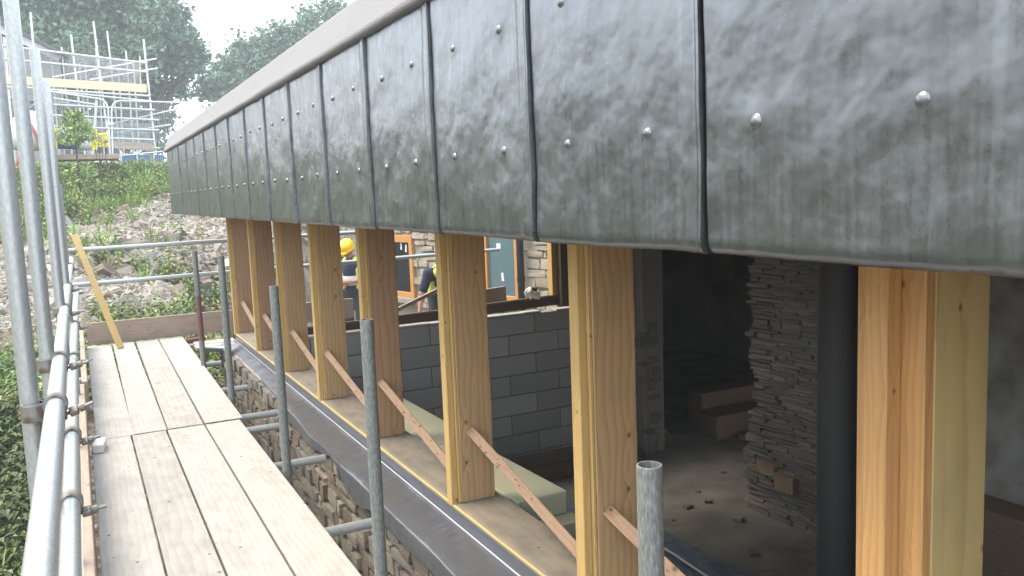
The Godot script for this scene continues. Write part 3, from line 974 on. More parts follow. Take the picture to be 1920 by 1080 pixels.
	for q in [4.28, 3.72]:
		var fs := []
		var b2 := Build.new()
		for i in 40:
			var z := -6.4 + i * 0.14
			var x: float = q + nz.get_noise_2d(z * 2.0, q * 9.0) * 0.05
			fs.append(Vector3(x, FLOOR + 0.045, z))
		for i in 39:
			var p0: Vector3 = fs[i]
			var p1: Vector3 = fs[i + 1]
			b2.quad(p0 + Vector3(-0.012, 0, 0), p0 + Vector3(0, 0.014, 0), p1 + Vector3(0, 0.014, 0), p1 + Vector3(-0.012, 0, 0), Vector3(-1, 0.4, 0))
			b2.quad(p0 + Vector3(0.012, 0, 0), p0 + Vector3(0, 0.014, 0), p1 + Vector3(0, 0.014, 0), p1 + Vector3(0.012, 0, 0), Vector3(1, 0.4, 0))
		var sh := get_node("plastic_sheet") as Node3D
		part(sh, "fold", b2.mesh(), M.sticker, Transform3D(Basis(), -sh.position))
	# insulation slabs on the inner half of the wall top
	for q in [[Vector3(1.70, -1.672, -5.75), Vector3(2.02, -1.562, -3.30), 0.0, "lower green insulation slab on the wall top"], [Vector3(1.69, -1.56, -5.70), Vector3(1.985, -1.45, -4.47), 0.012, "far green insulation slab lying on the lower slab"], [Vector3(1.70, -1.558, -4.44), Vector3(1.97, -1.445, -3.40), 0.035, "near green insulation slab lying on the lower slab"]]:
		var lo: Vector3 = q[0]
		var hi: Vector3 = q[1]
		var ce := Vector3((lo.x + hi.x) / 2, lo.y, (lo.z + hi.z) / 2)
		single("insulation_slab", q[3], "insulation", boxm(lo - ce, hi - ce, 0.005, 2), M.insul, Transform3D(Basis(Vector3.UP, q[2]), ce), "green insulation slabs by the sill")
	# black column
	var c := on_x(1577, 700, 2.25)
	var cl := thing("steel_column", "round black steel column standing behind the pale post", "column", Vector3(c.x, FLOOR, c.z))
	part(cl, "shaft", lathem([[0.076, 0.015], [0.076, 3.63]], 40), M.black)
	part(cl, "base_plate", boxm(Vector3(-0.12, 0, -0.12), Vector3(0.12, 0.0145, 0.12), 0.002), M.black)
	# loose rubble on the floor
	for i in 16:
		var sx := rf(0.03, 0.09)
		var p := Vector3(rf(4.7, 5.5), FLOOR + sx * 0.2, rf(-6.9, -4.7)) if i < 11 else Vector3(rf(4.8, 6.6), FLOOR + sx * 0.2, rf(-7.6, -6.3))
		single("floor_rubble", "small stone lying on the dusty room floor", "stone", slabs[i % 8], M.slate[i % 4], Transform3D(Basis(Vector3.UP, rf(0, 6)) * Basis.from_scale(Vector3(sx * 1.4, sx * 0.5, sx)), p), "stones on the room floor")

# ---------- scaffold
func tube(called: String, label: String, a: Vector3, b: Vector3, m: Material, category := "scaffold tube", group := "") -> MeshInstance3D:
	return single(called, label, category, tube_mesh((b - a).length()), m, frame_of(a, b, Vector3(0.3, 0.2, 1)), group)

func coupler(at: Vector3, dir_a: Vector3, off_b: Vector3, dir_b: Vector3, bolt: Vector3, label: String) -> void:
	var t := thing("scaffold_coupler", label, "coupler", at, "couplers on the rails")
	var band := lathem([[0.0248, -0.024], [0.0305, -0.024], [0.0322, -0.02], [0.0322, 0.02], [0.0305, 0.024], [0.0248, 0.024]], 20)
	part(t, "band", band, M.rust, Transform3D(frame_of(Vector3.ZERO, dir_a, Vector3(0.3, 0.2, 1)).basis, Vector3.ZERO))
	if off_b != Vector3.ZERO:
		part(t, "band", band, M.rust, Transform3D(frame_of(Vector3.ZERO, dir_b, Vector3(0.3, 0.2, 1)).basis, off_b))
	var bx := frame_of(Vector3.ZERO, bolt, Vector3(0.1, 0.9, 0.2))
	bx.origin = dir_a.normalized().cross(bolt).normalized() * 0.036
	part(t, "bolt", lathem([[0.0, -0.045], [0.0055, -0.045], [0.0055, 0.085], [0.0, 0.085]], 8), M.rust, bx)
	part(t, "nut", lathem([[0.0, 0.048], [0.0115, 0.048], [0.0115, 0.062], [0.0, 0.062]], 6), M.rust, bx)
	part(t, "flap", boxm(Vector3(-0.019, -0.02, -0.008), Vector3(0.019, 0.014, 0.008), 0.003), M.rust, bx)
	part(t, "flap", boxm(Vector3(-0.019, 0.022, -0.008), Vector3(0.019, 0.046, 0.008), 0.003), M.rust, bx)

func build_scaffold() -> void:
	# deck boards, each given by its four corners (x at far and near end)
	var near_ := [[-0.028, 0.197, "beside the toe board"], [0.2065, 0.408, "second from the toe board"], [0.4185, 0.643, "third from the toe board"], [0.6545, 0.874, "along the open edge by the wall"]]
	var far_ := [[-0.002, 0.226, 0.0, 0.218, "beside the toe board"], [0.236, 0.459, 0.228, 0.407, "second from the toe board"], [0.474, 0.688, 0.421, 0.646, "third from the toe board"], [0.698, 0.945, 0.659, 0.895, "along the open edge by the wall"]]
	for i in 4:
		var n: Array = near_[i]
		var w: float = n[1] - n[0]
		var m: Material = M.board2 if i == 1 else M.board
		var ce := Vector3((n[0] + n[1]) / 2, DECK - 0.038, -3.4)
		var t := thing("scaffold_board", "pale scaffold board of the near run, " + n[2], "board", ce, "scaffold deck boards")
		var dy := rf(-0.003, 0.003)
		part(t, "plank", boxm(Vector3(-w / 2, dy, -2.44), Vector3(w / 2, 0.038 + dy, 3.0), 0.003, 2), m)
		part(t, "end_hoop", boxm(Vector3(-w / 2 - 0.001, dy - 0.001, -2.446), Vector3(w / 2 + 0.001, 0.0385 + dy, -2.438), 0.001), M.rust)
		var f: Array = far_[i]
		var xa: float = (f[0] + f[1]) / 2
		var xb: float = (f[2] + f[3]) / 2
		var a := Vector3(xb, DECK - 0.038, -5.862)
		var b := Vector3(xa, DECK - 0.038, -9.93)
		w = ((f[1] - f[0]) + (f[3] - f[2])) / 2
		t = thing("scaffold_board", "pale scaffold board of the far run, " + f[4], "board", a, "scaffold deck boards")
		t.rotation.y = atan2(-(a.x - b.x), -(a.z - b.z)) + PI
		dy = rf(-0.003, 0.003)
		part(t, "plank", boxm(Vector3(-w / 2, dy, -4.06), Vector3(w / 2, 0.038 + dy, 0), 0.003, 2), M.board if i != 2 else M.board2)
		part(t, "end_hoop", boxm(Vector3(-w / 2 - 0.001, dy - 0.001, -0.002), Vector3(w / 2 + 0.001, 0.0385 + dy, 0.006), 0.001), M.rust)
	# toe boards
	single("toe_board", "weathered toe board on edge along the outer rail", "board", boxm(Vector3(-0.019, 0, -3.9), Vector3(0.019, 0.222, 3.9), 0.003, 2), M.toe, Transform3D(Basis(), Vector3(-0.062, DECK - 0.03, -2.9)), "toe boards")
	single("toe_board", "weathered toe board on edge in line beyond the first", "board", boxm(Vector3(-0.019, 0, -1.5), Vector3(0.019, 0.222, 1.5), 0.003, 2), M.toe, Transform3D(Basis(), Vector3(-0.04, DECK - 0.02, -8.33)), "toe boards")
	single("toe_board", "brown toe board on edge closing the far end of the deck", "board", boxm(Vector3(-1.45, 0, -0.019), Vector3(1.45, 0.235, 0.019), 0.003, 0), M.toe, Transform3D(Basis(), Vector3(1.46, DECK, -9.98)), "toe boards")
	# transoms under the deck
	var zs := [-2.2, -3.76, -4.88, -5.77, -6.13, -7.12, -8.35, -9.6]
	for i in zs.size():
		var z: float = zs[i]
		tube("transom_tube", "%s scaffold tube under the deck, counting from the near end" % ["first", "second", "third", "fourth", "fifth", "sixth", "seventh", "eighth"][i], Vector3(-0.24, DECK - 0.064, z), Vector3(1.12 + [0.05, 0.0, 0.07, 0.0, 0.06, 0.02, 0.0, 0.05][i], DECK - 0.064, z + rf(-0.03, 0.03)), M.zinc, "scaffold tube", "tubes under the deck")
	for x in [-0.085]:
		tube("ledger_tube", "long scaffold tube under the deck along its %s edge" % ("outer" if x < 0 else "wall side"), Vector3(x + (0.04 if x > 0 else 0.0), DECK - 0.115, 0.3), Vector3(x + (0.04 if x > 0 else 0.0), DECK - 0.115, -9.9), M.zinc)
	# short standards between the deck and the fascia
	var ins := [[-1.245, -0.514, 0.906], [-2.955, -0.449, 0.905], [-4.55, -0.458, 0.91], [-6.46, -0.40, 0.918], [-8.0, -0.432, 0.92]]
	var nm := ["nearest the orange battens", "second along from the orange battens", "third along from the orange battens", "with pale chip marks, fourth from the orange battens", ""]
	for i in 5:
		var q: Array = ins[i]
		var b := Vector3(q[2], -4.0, q[0])
		if i < 4:
			tube("scaffold_standard", "short open topped grey standard " + nm[i], b, Vector3(q[2] + rf(-0.006, 0.006), q[1], q[0] + rf(-0.01, 0.01)), M.old_zinc, "scaffold tube", "standards along the wall")
		else:
			var t := thing("scaffold_standard", "short grey standard with a flaking red painted band", "scaffold tube", b, "standards along the wall")
			part(t, "tube", tube_mesh(q[1] + 4.0), M.old_zinc)
			part(t, "red_band", lathem([[0.0246, 2.76], [0.0246, 3.16]], 24), M.red_paint)
	# outer standards
	var outs := [[-0.152, -2.60, 1.8, "first"], [-0.128, -3.35, 2.2, "second"], [-0.108, -5.0, 0.80, "third"], [-0.092, -6.42, 0.825, "fourth"], [-0.10, -8.6, 0.20, "fifth"]]
	for q in outs:
		tube("scaffold_standard", "tall galvanised standard outside the handrail, %s along the walkway" % q[3], Vector3(q[0], -4.2, q[1]), Vector3(q[0], q[2], q[1] - 0.02), M.zinc, "scaffold tube", "tall outer standards")
	# rails
	tube("handrail_tube", "bright galvanised top handrail along the walkway", Vector3(-0.094, -0.54, 1.0), Vector3(-0.090, -0.535, -4.62), M.zinc)
	tube("handrail_tube", "far length of the bright top handrail", Vector3(-0.090, -0.535, -4.625), Vector3(-0.068, -0.535, -9.85), M.zinc)
	tube("mid_rail_tube", "bright galvanised middle rail along the walkway", Vector3(-0.088, -0.86, 0.6), Vector3(-0.072, -0.80, -4.9), M.zinc)
	tube("mid_rail_tube", "far length of the bright middle rail", Vector3(-0.072, -0.80, -4.905), Vector3(-0.045, -0.80, -9.3), M.zinc)
	tube("end_rail_tube", "upper scaffold rail crossing beyond the far end", Vector3(-0.16, -0.458, -10.04), Vector3(3.4, -0.443, -10.04), M.zinc)
	tube("end_rail_tube", "lower scaffold rail crossing beyond the far end", Vector3(-0.10, -0.825, -10.04), Vector3(4.94, -0.781, -10.04), M.zinc)
	# sleeves and couplers
	var dz := Vector3(0, 0, -1)
	var up := Vector3.UP
	for q in [[Vector3(-0.090, -0.535, -4.62), "joint sleeve on the top handrail"], [Vector3(-0.072, -0.80, -4.9), "joint sleeve on the middle rail"]]:
		single("joint_sleeve", q[1], "coupler", lathem([[0.0243, -0.05], [0.0285, -0.048], [0.0285, -0.004], [0.0278, 0.0], [0.0285, 0.004], [0.0285, 0.048], [0.0243, 0.05]], 24), M.zinc, Transform3D(frame_of(Vector3.ZERO, dz).basis, q[0]))
	var hx := func(z: float) -> float: return lerpf(-0.094, -0.090, (1.0 - z) / 5.62) if z > -4.6 else lerpf(-0.090, -0.068, (-4.6 - z) / 5.25)
	coupler(Vector3(hx.call(-2.6), -0.537, -2.6), dz, Vector3(-0.052, -0.012, 0.0), up, Vector3(0.9, 0.3, 0), "rusty coupler clamping the top handrail to the first tall standard")
	coupler(Vector3(hx.call(-3.35), -0.536, -3.36), dz, Vector3(-0.04, -0.012, 0.0), up, Vector3(0.9, 0.2, 0), "rusty coupler clamping the top handrail to the second tall standard")
	coupler(Vector3(hx.call(-5.0), -0.535, -5.02), dz, Vector3(-0.024, -0.012, 0.0), up, Vector3(0.9, 0.2, 0), "coupler clamping the top handrail to the third tall standard")
	coupler(Vector3(hx.call(-6.42), -0.535, -6.44), dz, Vector3(-0.012, -0.012, 0.0), up, Vector3(0.9, 0.2, 0), "coupler clamping the top handrail to the fourth tall standard")
	coupler(Vector3(-0.079, -0.825, -2.62), dz, Vector3(-0.06, 0, 0), up, Vector3(0.95, 0.1, 0), "coupler on the middle rail beside the first tall standard")
	coupler(Vector3(-0.077, -0.815, -3.37), dz, Vector3(-0.05, 0, 0), up, Vector3(0.95, 0.2, 0), "coupler on the middle rail beside the second tall standard")
	coupler(Vector3(-0.070, -0.80, -5.03), dz, Vector3(-0.038, 0, 0), up, Vector3(0.95, 0.2, 0), "coupler on the middle rail beside the third tall standard")
	coupler(Vector3(-0.062, -0.80, -6.45), dz, Vector3(-0.03, 0, 0), up, Vector3(0.95, 0.2, 0), "coupler on the middle rail beside the fourth tall standard")
	coupler(Vector3(-0.072, -0.535, -8.62), dz, Vector3(-0.028, 0, 0), up, Vector3(0.95, 0.2, 0), "coupler clamping the top handrail to the fifth tall standard")
	coupler(Vector3(-0.055, -0.80, -9.1), dz, Vector3.ZERO, up, Vector3(0.95, 0.2, 0), "coupler near the far end of the middle rail")
	# small loose things on the deck
	var a := Vector3(0.306, DECK + 0.002, -9.50)
	var b := on_z(139, 441, -9.985)
	single("timber_batten", "yellow timber batten leaning against the end rail", "batten", bar_mesh((b - a).length(), 0.062, 0.03), M.larch, frame_of(a + Vector3(0, 0.004, 0), b, Vector3(0.2, 0.4, 1)))
	single("wood_offcut", "small white wood offcut standing by the toe board", "offcut", boxm(Vector3(-0.03, 0, -0.085), Vector3(0.03, 0.05, 0.085), 0.003), M.white, Transform3D(Basis(Vector3.UP, -0.12), Vector3(0.015, DECK + 0.004, -5.6)))
	# lead offcut, boards and red bar at the far end
	var us := lin(24)
	var f := func(u: float, v: float) -> Vector3:
		var an := u * 6.2
		var r := 0.03 + 0.011 * u * 3.0
		var p := Vector2(cos(an), sin(an)) * r if u < 0.75 else Vector2(cos(0.75 * 6.2), sin(0.75 * 6.2)) * 0.0547 + Vector2(0.95, 0.25) * (u - 0.75) * 1.2
		return Vector3(p.x, p.y + 0.06, v * 0.34 + sin(u * 9.0) * 0.03)
	single("lead_offcut", "curled grey lead offcut lying at the far end of the flashing", "lead sheet", gridm(us, lin(8), f, Vector3.UP, func(u, v): return Vector2(u * 0.4, v * 0.3)), M.flash, Transform3D(Basis(Vector3.UP, 0.7) * Basis.from_scale(Vector3.ONE * 0.7), Vector3(1.09, -1.515, -8.95)))
	for q in [[Vector3(1.02, -1.535, -9.62), Vector3(1.43, -1.50, -9.40), "pale short board at the far end beside the deck"], [Vector3(1.0, -1.534, -9.38), Vector3(1.40, -1.502, -9.20), "second pale short board at the far end"]]:
		var lo: Vector3 = q[0]
		var hi: Vector3 = q[1]
		var ce := (lo + hi) / 2
		ce.y = lo.y
		single("short_board", q[2], "board", boxm(lo - ce, hi - ce, 0.003, 0), M.board, Transform3D(Basis(), ce))
	a = Vector3(1.12, -1.95, -9.3)
	b = Vector3(1.0, -2.2, -8.2)
	single("red_steel_bar", "dark red painted steel bar lying under the deck", "bar", bar_mesh((b - a).length(), 0.11, 0.06, 0.004), M.red_paint, frame_of(a, b))
	single("red_steel_bar", "dark red painted steel bar end by the far toe board", "bar", boxm(Vector3(-0.12, 0, -0.06), Vector3(0.12, 0.06, 0.06), 0.004), M.red_paint, Transform3D(Basis(Vector3.UP, 0.3), Vector3(1.04, -1.545, -9.80)))

# ---------- figures: tapered capsules blended and meshed as surface nets
func net(bones: Array, cell: float, k: float) -> ArrayMesh:
	var lo := Vector3.ONE * 1e9
	var hi := -lo
	for q in bones:
		var rr: float = maxf(q[2], q[3]) + k + cell * 2.0
		for e in 2:
			lo = lo.min(q[e] - Vector3.ONE * rr)
			hi = hi.max(q[e] + Vector3.ONE * rr)
	var nx := int((hi.x - lo.x) / cell) + 2
	var ny := int((hi.y - lo.y) / cell) + 2
	var nzz := int((hi.z - lo.z) / cell) + 2
	var val := PackedFloat32Array()
	val.resize(nx * ny * nzz)
	val.fill(1.0)
	for q in bones:
		var a: Vector3 = q[0]
		var b: Vector3 = q[1]
		var rr: float = maxf(q[2], q[3]) + k + cell * 1.5
		var i0 := ((a.min(b) - Vector3.ONE * rr - lo) / cell).floor().max(Vector3.ZERO)
		var i1 := ((a.max(b) + Vector3.ONE * rr - lo) / cell).ceil()
		var ab := b - a
		var l2 := maxf(ab.length_squared(), 1e-9)
		for z in range(int(i0.z), mini(int(i1.z) + 1, nzz)):
			for y in range(int(i0.y), mini(int(i1.y) + 1, ny)):
				for x in range(int(i0.x), mini(int(i1.x) + 1, nx)):
					var p := lo + Vector3(x, y, z) * cell
					var t := clampf((p - a).dot(ab) / l2, 0.0, 1.0)
					var d := (p - a - ab * t).length() - lerpf(q[2], q[3], t)
					var id := (z * ny + y) * nx + x
					var v := val[id]
					var h := maxf(k - absf(v - d), 0.0) / k
					val[id] = minf(v, d) - h * h * k * 0.25
	var at := {}
	var b2 := Build.new()
	var sy := nx
	var sz := nx * ny
	for z in nzz - 1:
		for y in ny - 1:
			for x in nx - 1:
				var id := (z * ny + y) * nx + x
				var cnt := 0
				var p := Vector3.ZERO
				var c := [val[id], val[id + 1], val[id + sy], val[id + sy + 1], val[id + sz], val[id + sz + 1], val[id + sz + sy], val[id + sz + sy + 1]]
				var neg := 0
				for e in c:
					if e < 0.0:
						neg += 1
				if neg == 0 or neg == 8:
					continue
				for e in [[0, 1], [2, 3], [4, 5], [6, 7], [0, 2], [1, 3], [4, 6], [5, 7], [0, 4], [1, 5], [2, 6], [3, 7]]:
					var va: float = c[e[0]]
					var vb: float = c[e[1]]
					if (va < 0.0) != (vb < 0.0):
						var t := va / (va - vb)
						var pa := Vector3(e[0] & 1, (e[0] >> 1) & 1, e[0] >> 2)
						var pb := Vector3(e[1] & 1, (e[1] >> 1) & 1, e[1] >> 2)
						p += pa.lerp(pb, t)
						cnt += 1
				at[id] = b2.v.size()
				b2.v.append(lo + (Vector3(x, y, z) + p / cnt) * cell)
				b2.n.append(Vector3(c[1] + c[3] + c[5] + c[7] - c[0] - c[2] - c[4] - c[6], c[2] + c[3] + c[6] + c[7] - c[0] - c[1] - c[4] - c[5], c[4] + c[5] + c[6] + c[7] - c[0] - c[1] - c[2] - c[3]).normalized())
				b2.uv.append(Vector2.ZERO)
	for z in range(1, nzz - 1):
		for y in range(1, ny - 1):
			for x in range(1, nx - 1):
				var id := (z * ny + y) * nx + x
				var v0 := val[id] < 0.0
				for ax in 3:
					var st: int = [1, sy, sz][ax]
					if (val[id + st] < 0.0) == v0:
						continue
					var u: int = [sy, sz, 1][ax]
					var w: int = [sz, 1, sy][ax]
					var q := [at[id - u - w], at[id - w], at[id], at[id - u]]
					if v0:
						b2.ix.append_array([q[0], q[2], q[1], q[0], q[3], q[2]])
					else:
						b2.ix.append_array([q[0], q[1], q[2], q[0], q[2], q[3]])
	return b2.mesh()

func hand_bones(wrist: Vector3, dir: Vector3, palm_n: Vector3, side: Vector3) -> Array:
	var o := []
	var kn := wrist + dir * 0.085
	o.append([wrist, kn, 0.026, 0.03])
	for i in 4:
		var s0 := kn + side * (-0.03 + 0.02 * i)
		var l: float = [0.07, 0.08, 0.075, 0.058][i]
		var m := s0 + dir * l * 0.5 + palm_n * 0.012
		o.append([wrist + side * (-0.02 + 0.013 * i), s0, 0.014, 0.0105])
		o.append([s0, m, 0.0095, 0.009])
		o.append([m, m + (dir * 0.55 + palm_n * 0.8) * l * 0.5, 0.009, 0.0075])
	var tb := wrist + dir * 0.025 - side * 0.03
	o.append([tb, tb + dir * 0.035 - side * 0.03 + palm_n * 0.015, 0.013, 0.011])
	o.append([tb + dir * 0.035 - side * 0.03 + palm_n * 0.015, tb + dir * 0.07 - side * 0.032 + palm_n * 0.03, 0.0105, 0.008])
	return o

func worker(label: String, at: Vector3, turn: float, J: Dictionary, hat: bool) -> void:
	var t := thing("person", label, "person", at)
	t.rotation.y = turn
	var body := []
	var hd: Vector3 = J.head
	var nk: Vector3 = J.neck
	var ch: Vector3 = J.chest
	var pv: Vector3 = J.pelvis
	body.append([pv, ch, 0.125, 0.14])
	body.append([ch, nk, 0.12, 0.058])
	body.append([nk, hd, 0.055, 0.06])
	var fw := (J.face as Vector3).normalized()
	var hu := (hd - nk).normalized()
	body.append([hd + hu * 0.045 - fw * 0.02, hd + hu * 0.06 + fw * 0.03, 0.088, 0.082])
	body.append([hd - hu * 0.02 + fw * 0.055, hd - hu * 0.045 + fw * 0.07, 0.05, 0.035])
	body.append([hd + hu * 0.03 + fw * 0.1, hd + fw * 0.115, 0.01, 0.014])
	for s1 in [-1.0, 1.0]:
		var sd: Vector3 = J.right * s1
		body.append([hd + hu * 0.02 + sd * 0.078, hd + hu * 0.045 + sd * 0.082, 0.014, 0.018])
	var shirt := [[pv + (ch - pv) * 0.1, ch, 0.148, 0.158], [ch, nk, 0.14, 0.07]]
	var ax: Vector3 = (J.right as Vector3) * 0.075
	var bk := (ch - pv).cross(J.right).normalized() * 0.035
	var vest := [[pv + (ch - pv) * 0.15 + bk, ch + bk, 0.148, 0.155]]
	for s2 in [-1.0, 1.0]:
		vest.append([pv + (ch - pv) * 0.12 + ax * s2, ch + ax * s2, 0.112, 0.112])
		vest.append([ch + ax * s2, nk.lerp(ch, 0.35) + ax * s2 * 0.9, 0.112, 0.075])
	var tro := [[pv + Vector3(0, 0.06, 0), pv, 0.14, 0.15]]
	var boots := []
	for i in 2:
		var sh: Vector3 = J.sh[i]
		var el: Vector3 = J.el[i]
		var wr: Vector3 = J.wr[i]
		body.append_array([[ch, sh, 0.1, 0.062], [sh, el, 0.052, 0.042], [el, wr, 0.042, 0.028]])
		shirt.append_array([[ch, sh, 0.12, 0.078], [sh, sh.lerp(el, 0.82), 0.072, 0.068]])
		var hip: Vector3 = J.hip[i]
		var kn: Vector3 = J.kn[i]
		var an: Vector3 = J.an[i]
		body.append_array([[pv, hip, 0.11, 0.088], [hip, kn, 0.085, 0.056], [kn, an, 0.055, 0.04]])
		tro.append_array([[pv, hip, 0.13, 0.105], [hip, kn, 0.105, 0.078], [kn, an + Vector3(0, 0.04, 0), 0.078, 0.07]])
		boots.append([an, an + Vector3(0, -0.03, 0.17), 0.052, 0.045])
		boots.append([an + Vector3(0, 0.06, 0), an, 0.05, 0.055])
		var dir := (wr - el).normalized()
		var pn: Vector3 = J.palm
		var sd := dir.cross(pn).normalized()
		part(t, "hand", net(hand_bones(wr, dir, pn, sd), 0.006, 0.008), M.skin)
	part(t, "body", net(body, 0.017, 0.03), M.skin)
	part(t, "shirt", net(shirt, 0.02, 0.04), M.navy)
	part(t, "vest", net(vest, 0.02, 0.03), M.hivis)
	part(t, "trousers", net(tro, 0.022, 0.04), M.trouser)
	part(t, "boots", net(boots, 0.02, 0.02), M.black)
	part(t, "reflective_band", net([[pv.lerp(ch, 0.5) - (ch - pv).normalized() * 0.01, pv.lerp(ch, 0.5) + (ch - pv).normalized() * 0.01, 0.166, 0.166]], 0.016, 0.005), M.silver)
	part(t, "hair", net([[hd + hu * 0.055 - fw * 0.035, hd + hu * 0.075 + fw * 0.015, 0.088, 0.08]], 0.015, 0.01), M.hair)
	if hat:
		var y := (hu * 0.98 + fw * -0.1).normalized()
		var x: Vector3 = (J.right as Vector3).normalized()
		var xf := Transform3D(Basis(x, y, x.cross(y).normalized() * 1.18), hd + hu * 0.062)
		var hm := part(t, "helmet", lathem([[0.128, -0.004], [0.131, 0.0], [0.128, 0.008], [0.124, 0.012], [0.123, 0.04], [0.117, 0.075], [0.1, 0.108], [0.07, 0.13], [0.035, 0.14], [0.0, 0.142]], 32, true), M.helmet, xf)
		part(hm, "peak", net([[Vector3(-0.06, 0.0, 0.11), Vector3(0.06, 0.0, 0.11), 0.012, 0.012], [Vector3(-0.04, -0.003, 0.135), Vector3(0.04, -0.003, 0.135), 0.011, 0.011]], 0.008, 0.03), M.helmet)
		for i in 3:
			part(hm, "ridge", net([[Vector3(-0.045 + 0.045 * i, 0.135 - absf(i - 1) * 0.014, 0.03), Vector3(-0.045 + 0.045 * i, 0.108 - absf(i - 1) * 0.01, -0.07), 0.009, 0.009]], 0.008, 0.005), M.helmet)

func build_yard() -> void:
	var d := ray(-370, 407)
	d.y = 0
	var e := -d.normalized()
	var n := Vector3.UP.cross(e)
	var A := ray(850, 500) * (15.0 / F)
	if n.dot(A) > 0:
		n = -n
	var base := Vector3(A.x, -2.42, A.z)
	var fr := Transform3D(Basis(e, Vector3.UP, e.cross(Vector3.UP)), base)
	var front := 1.0 if fr.basis.z.dot(n) > 0 else -1.0
	var hp := func(px: float, py: float) -> Vector2:
		var q := fr.affine_inverse() * on_plane(px, py, A, n)
		return Vector2(q.x, q.y)
	var t := thing("stone_house", "stone built house wing with orange framed windows beyond the yard", "house", base)
	t.basis = fr.basis
	var fz := func(z: float) -> float: return z * front
	var x0: float = hp.call(705, 500).x
	var x1: float = hp.call(1072, 500).x
	var bx := func(_i: int, called: String, a: Vector2, b: Vector2, za: float, zb: float, m: Material, par: Node3D, c := 0.004) -> MeshInstance3D:
		return part(par, called, boxm(Vector3(a.x, a.y, minf(fz.call(za), fz.call(zb))), Vector3(b.x, b.y, maxf(fz.call(za), fz.call(zb))), c), m)
	bx.call(0, "wall", Vector2(x0, -0.3), Vector2(x1, 3.6), -0.5, -0.10, M.wall_mortar, t)
	bx.call(0, "roof", Vector2(x0 - 0.3, 3.61), Vector2(x1 + 0.3, 3.75), -4.5, 0.35, M.slate_roof, t)
	bx.call(0, "wall", Vector2(x0, -0.3), Vector2(x0 + 0.4, 3.6), -4.2, -0.502, M.wall_mortar, t)
	var wins := [[hp.call(700, 500).x + 0.05, hp.call(771, 500).x, hp.call(745, 556).y, hp.call(745, 441).y], [hp.call(903, 510).x, hp.call(970, 510).x, hp.call(940, 566).y, 2.9]]
	var place := func(c: Vector2) -> Transform3D:
		return Transform3D(Basis(), Vector3(c.x, c.y, fz.call(-0.11)))
	var keep := func(c: Vector2, l: float, h: float) -> bool:
		for w in wins:
			if c.x + l * 0.4 > w[0] and c.x - l * 0.4 < w[1] and c.y + h * 0.5 > w[2] and c.y - h * 0.5 < w[3]:
				return false
		return true
	var pale := []
	for c in [Color(0.46, 0.41, 0.33), Color(0.52, 0.46, 0.36), Color(0.38, 0.34, 0.28), Color(0.43, 0.36, 0.27)]:
		pale.append(trimat(M.stone[0].albedo_texture, 0.9, 2.6, c, M.stone[0].normal_texture, 1.6))
	lay_stones(t, Vector2(hp.call(730, 500).x, 0.25), Vector2(hp.call(1068, 500).x, 2.35), 0.09, 0.19, 0.16, 0.5, 0.022, 0.12, place, M.stone_meshes, pale, keep)
	for i in 2:
		var w: Array = wins[i]
		var wn := bx.call(0, "window", Vector2(w[0] + 0.1, w[2] + 0.08), Vector2(w[1] - 0.1, w[3] - 0.08), -0.098, -0.075, M.dark_glass if i == 0 else M.film, t, 0.0) as MeshInstance3D
		bx.call(0, "jamb", Vector2(w[0], w[2]), Vector2(w[0] + 0.11, w[3]), -0.098, -0.03, M.window_wood, wn)
		bx.call(0, "jamb", Vector2(w[1] - 0.11, w[2]), Vector2(w[1], w[3]), -0.098, -0.03, M.window_wood, wn)
		bx.call(0, "head", Vector2(w[0] + 0.1105, w[3] - 0.14), Vector2(w[1] - 0.1105, w[3]), -0.098, -0.032, M.window_wood, wn)
		bx.call(0, "bottom_rail", Vector2(w[0] + 0.1105, w[2]), Vector2(w[1] - 0.1105, w[2] + 0.1), -0.098, -0.032, M.window_wood, wn)
		bx.call(0, "sill", Vector2(w[0] - 0.05, w[2] - 0.1), Vector2(w[1] + 0.05, w[2] - 0.001), -0.098, 0.05, M.wall_mortar, wn)
		for q in ([[746, 462, 0.05, 0.14, 0.0], [755, 466, 0.055, 0.15, -0.12]] if i == 0 else [[928, 462, 0.11, 0.09, 0.0], [936, 520, 0.06, 0.14, 0.1]]):
			var c: Vector2 = hp.call(q[0], q[1])
			part(wn, "sticker", boxm(Vector3(-q[2] / 2, -q[3] / 2, -0.001), Vector3(q[2] / 2, q[3] / 2, 0.001), 0.0), M.sticker, Transform3D(Basis(Vector3(0, 0, 1), q[4]), Vector3(c.x, c.y, fz.call(-0.073))))
	var dp: Vector2 = hp.call(979, 510)
	var pipe := part(t, "downpipe", lathem([[0.058, 0.0], [0.058, 3.5]], 20), M.black_pipe, Transform3D(Basis(), Vector3(dp.x, 0.0, fz.call(0.03))))
	part(pipe, "collar", lathem([[0.058, -0.04], [0.066, -0.04], [0.066, 0.04], [0.058, 0.04]], 20), M.black_pipe, Transform3D(Basis(), Vector3(0, hp.call(979, 523).y, 0)))
	# workers
	var p1 := ray(652, 470) * (13.3 / F)
	var g1 := Vector3(p1.x + 0.06, -2.42, p1.z)
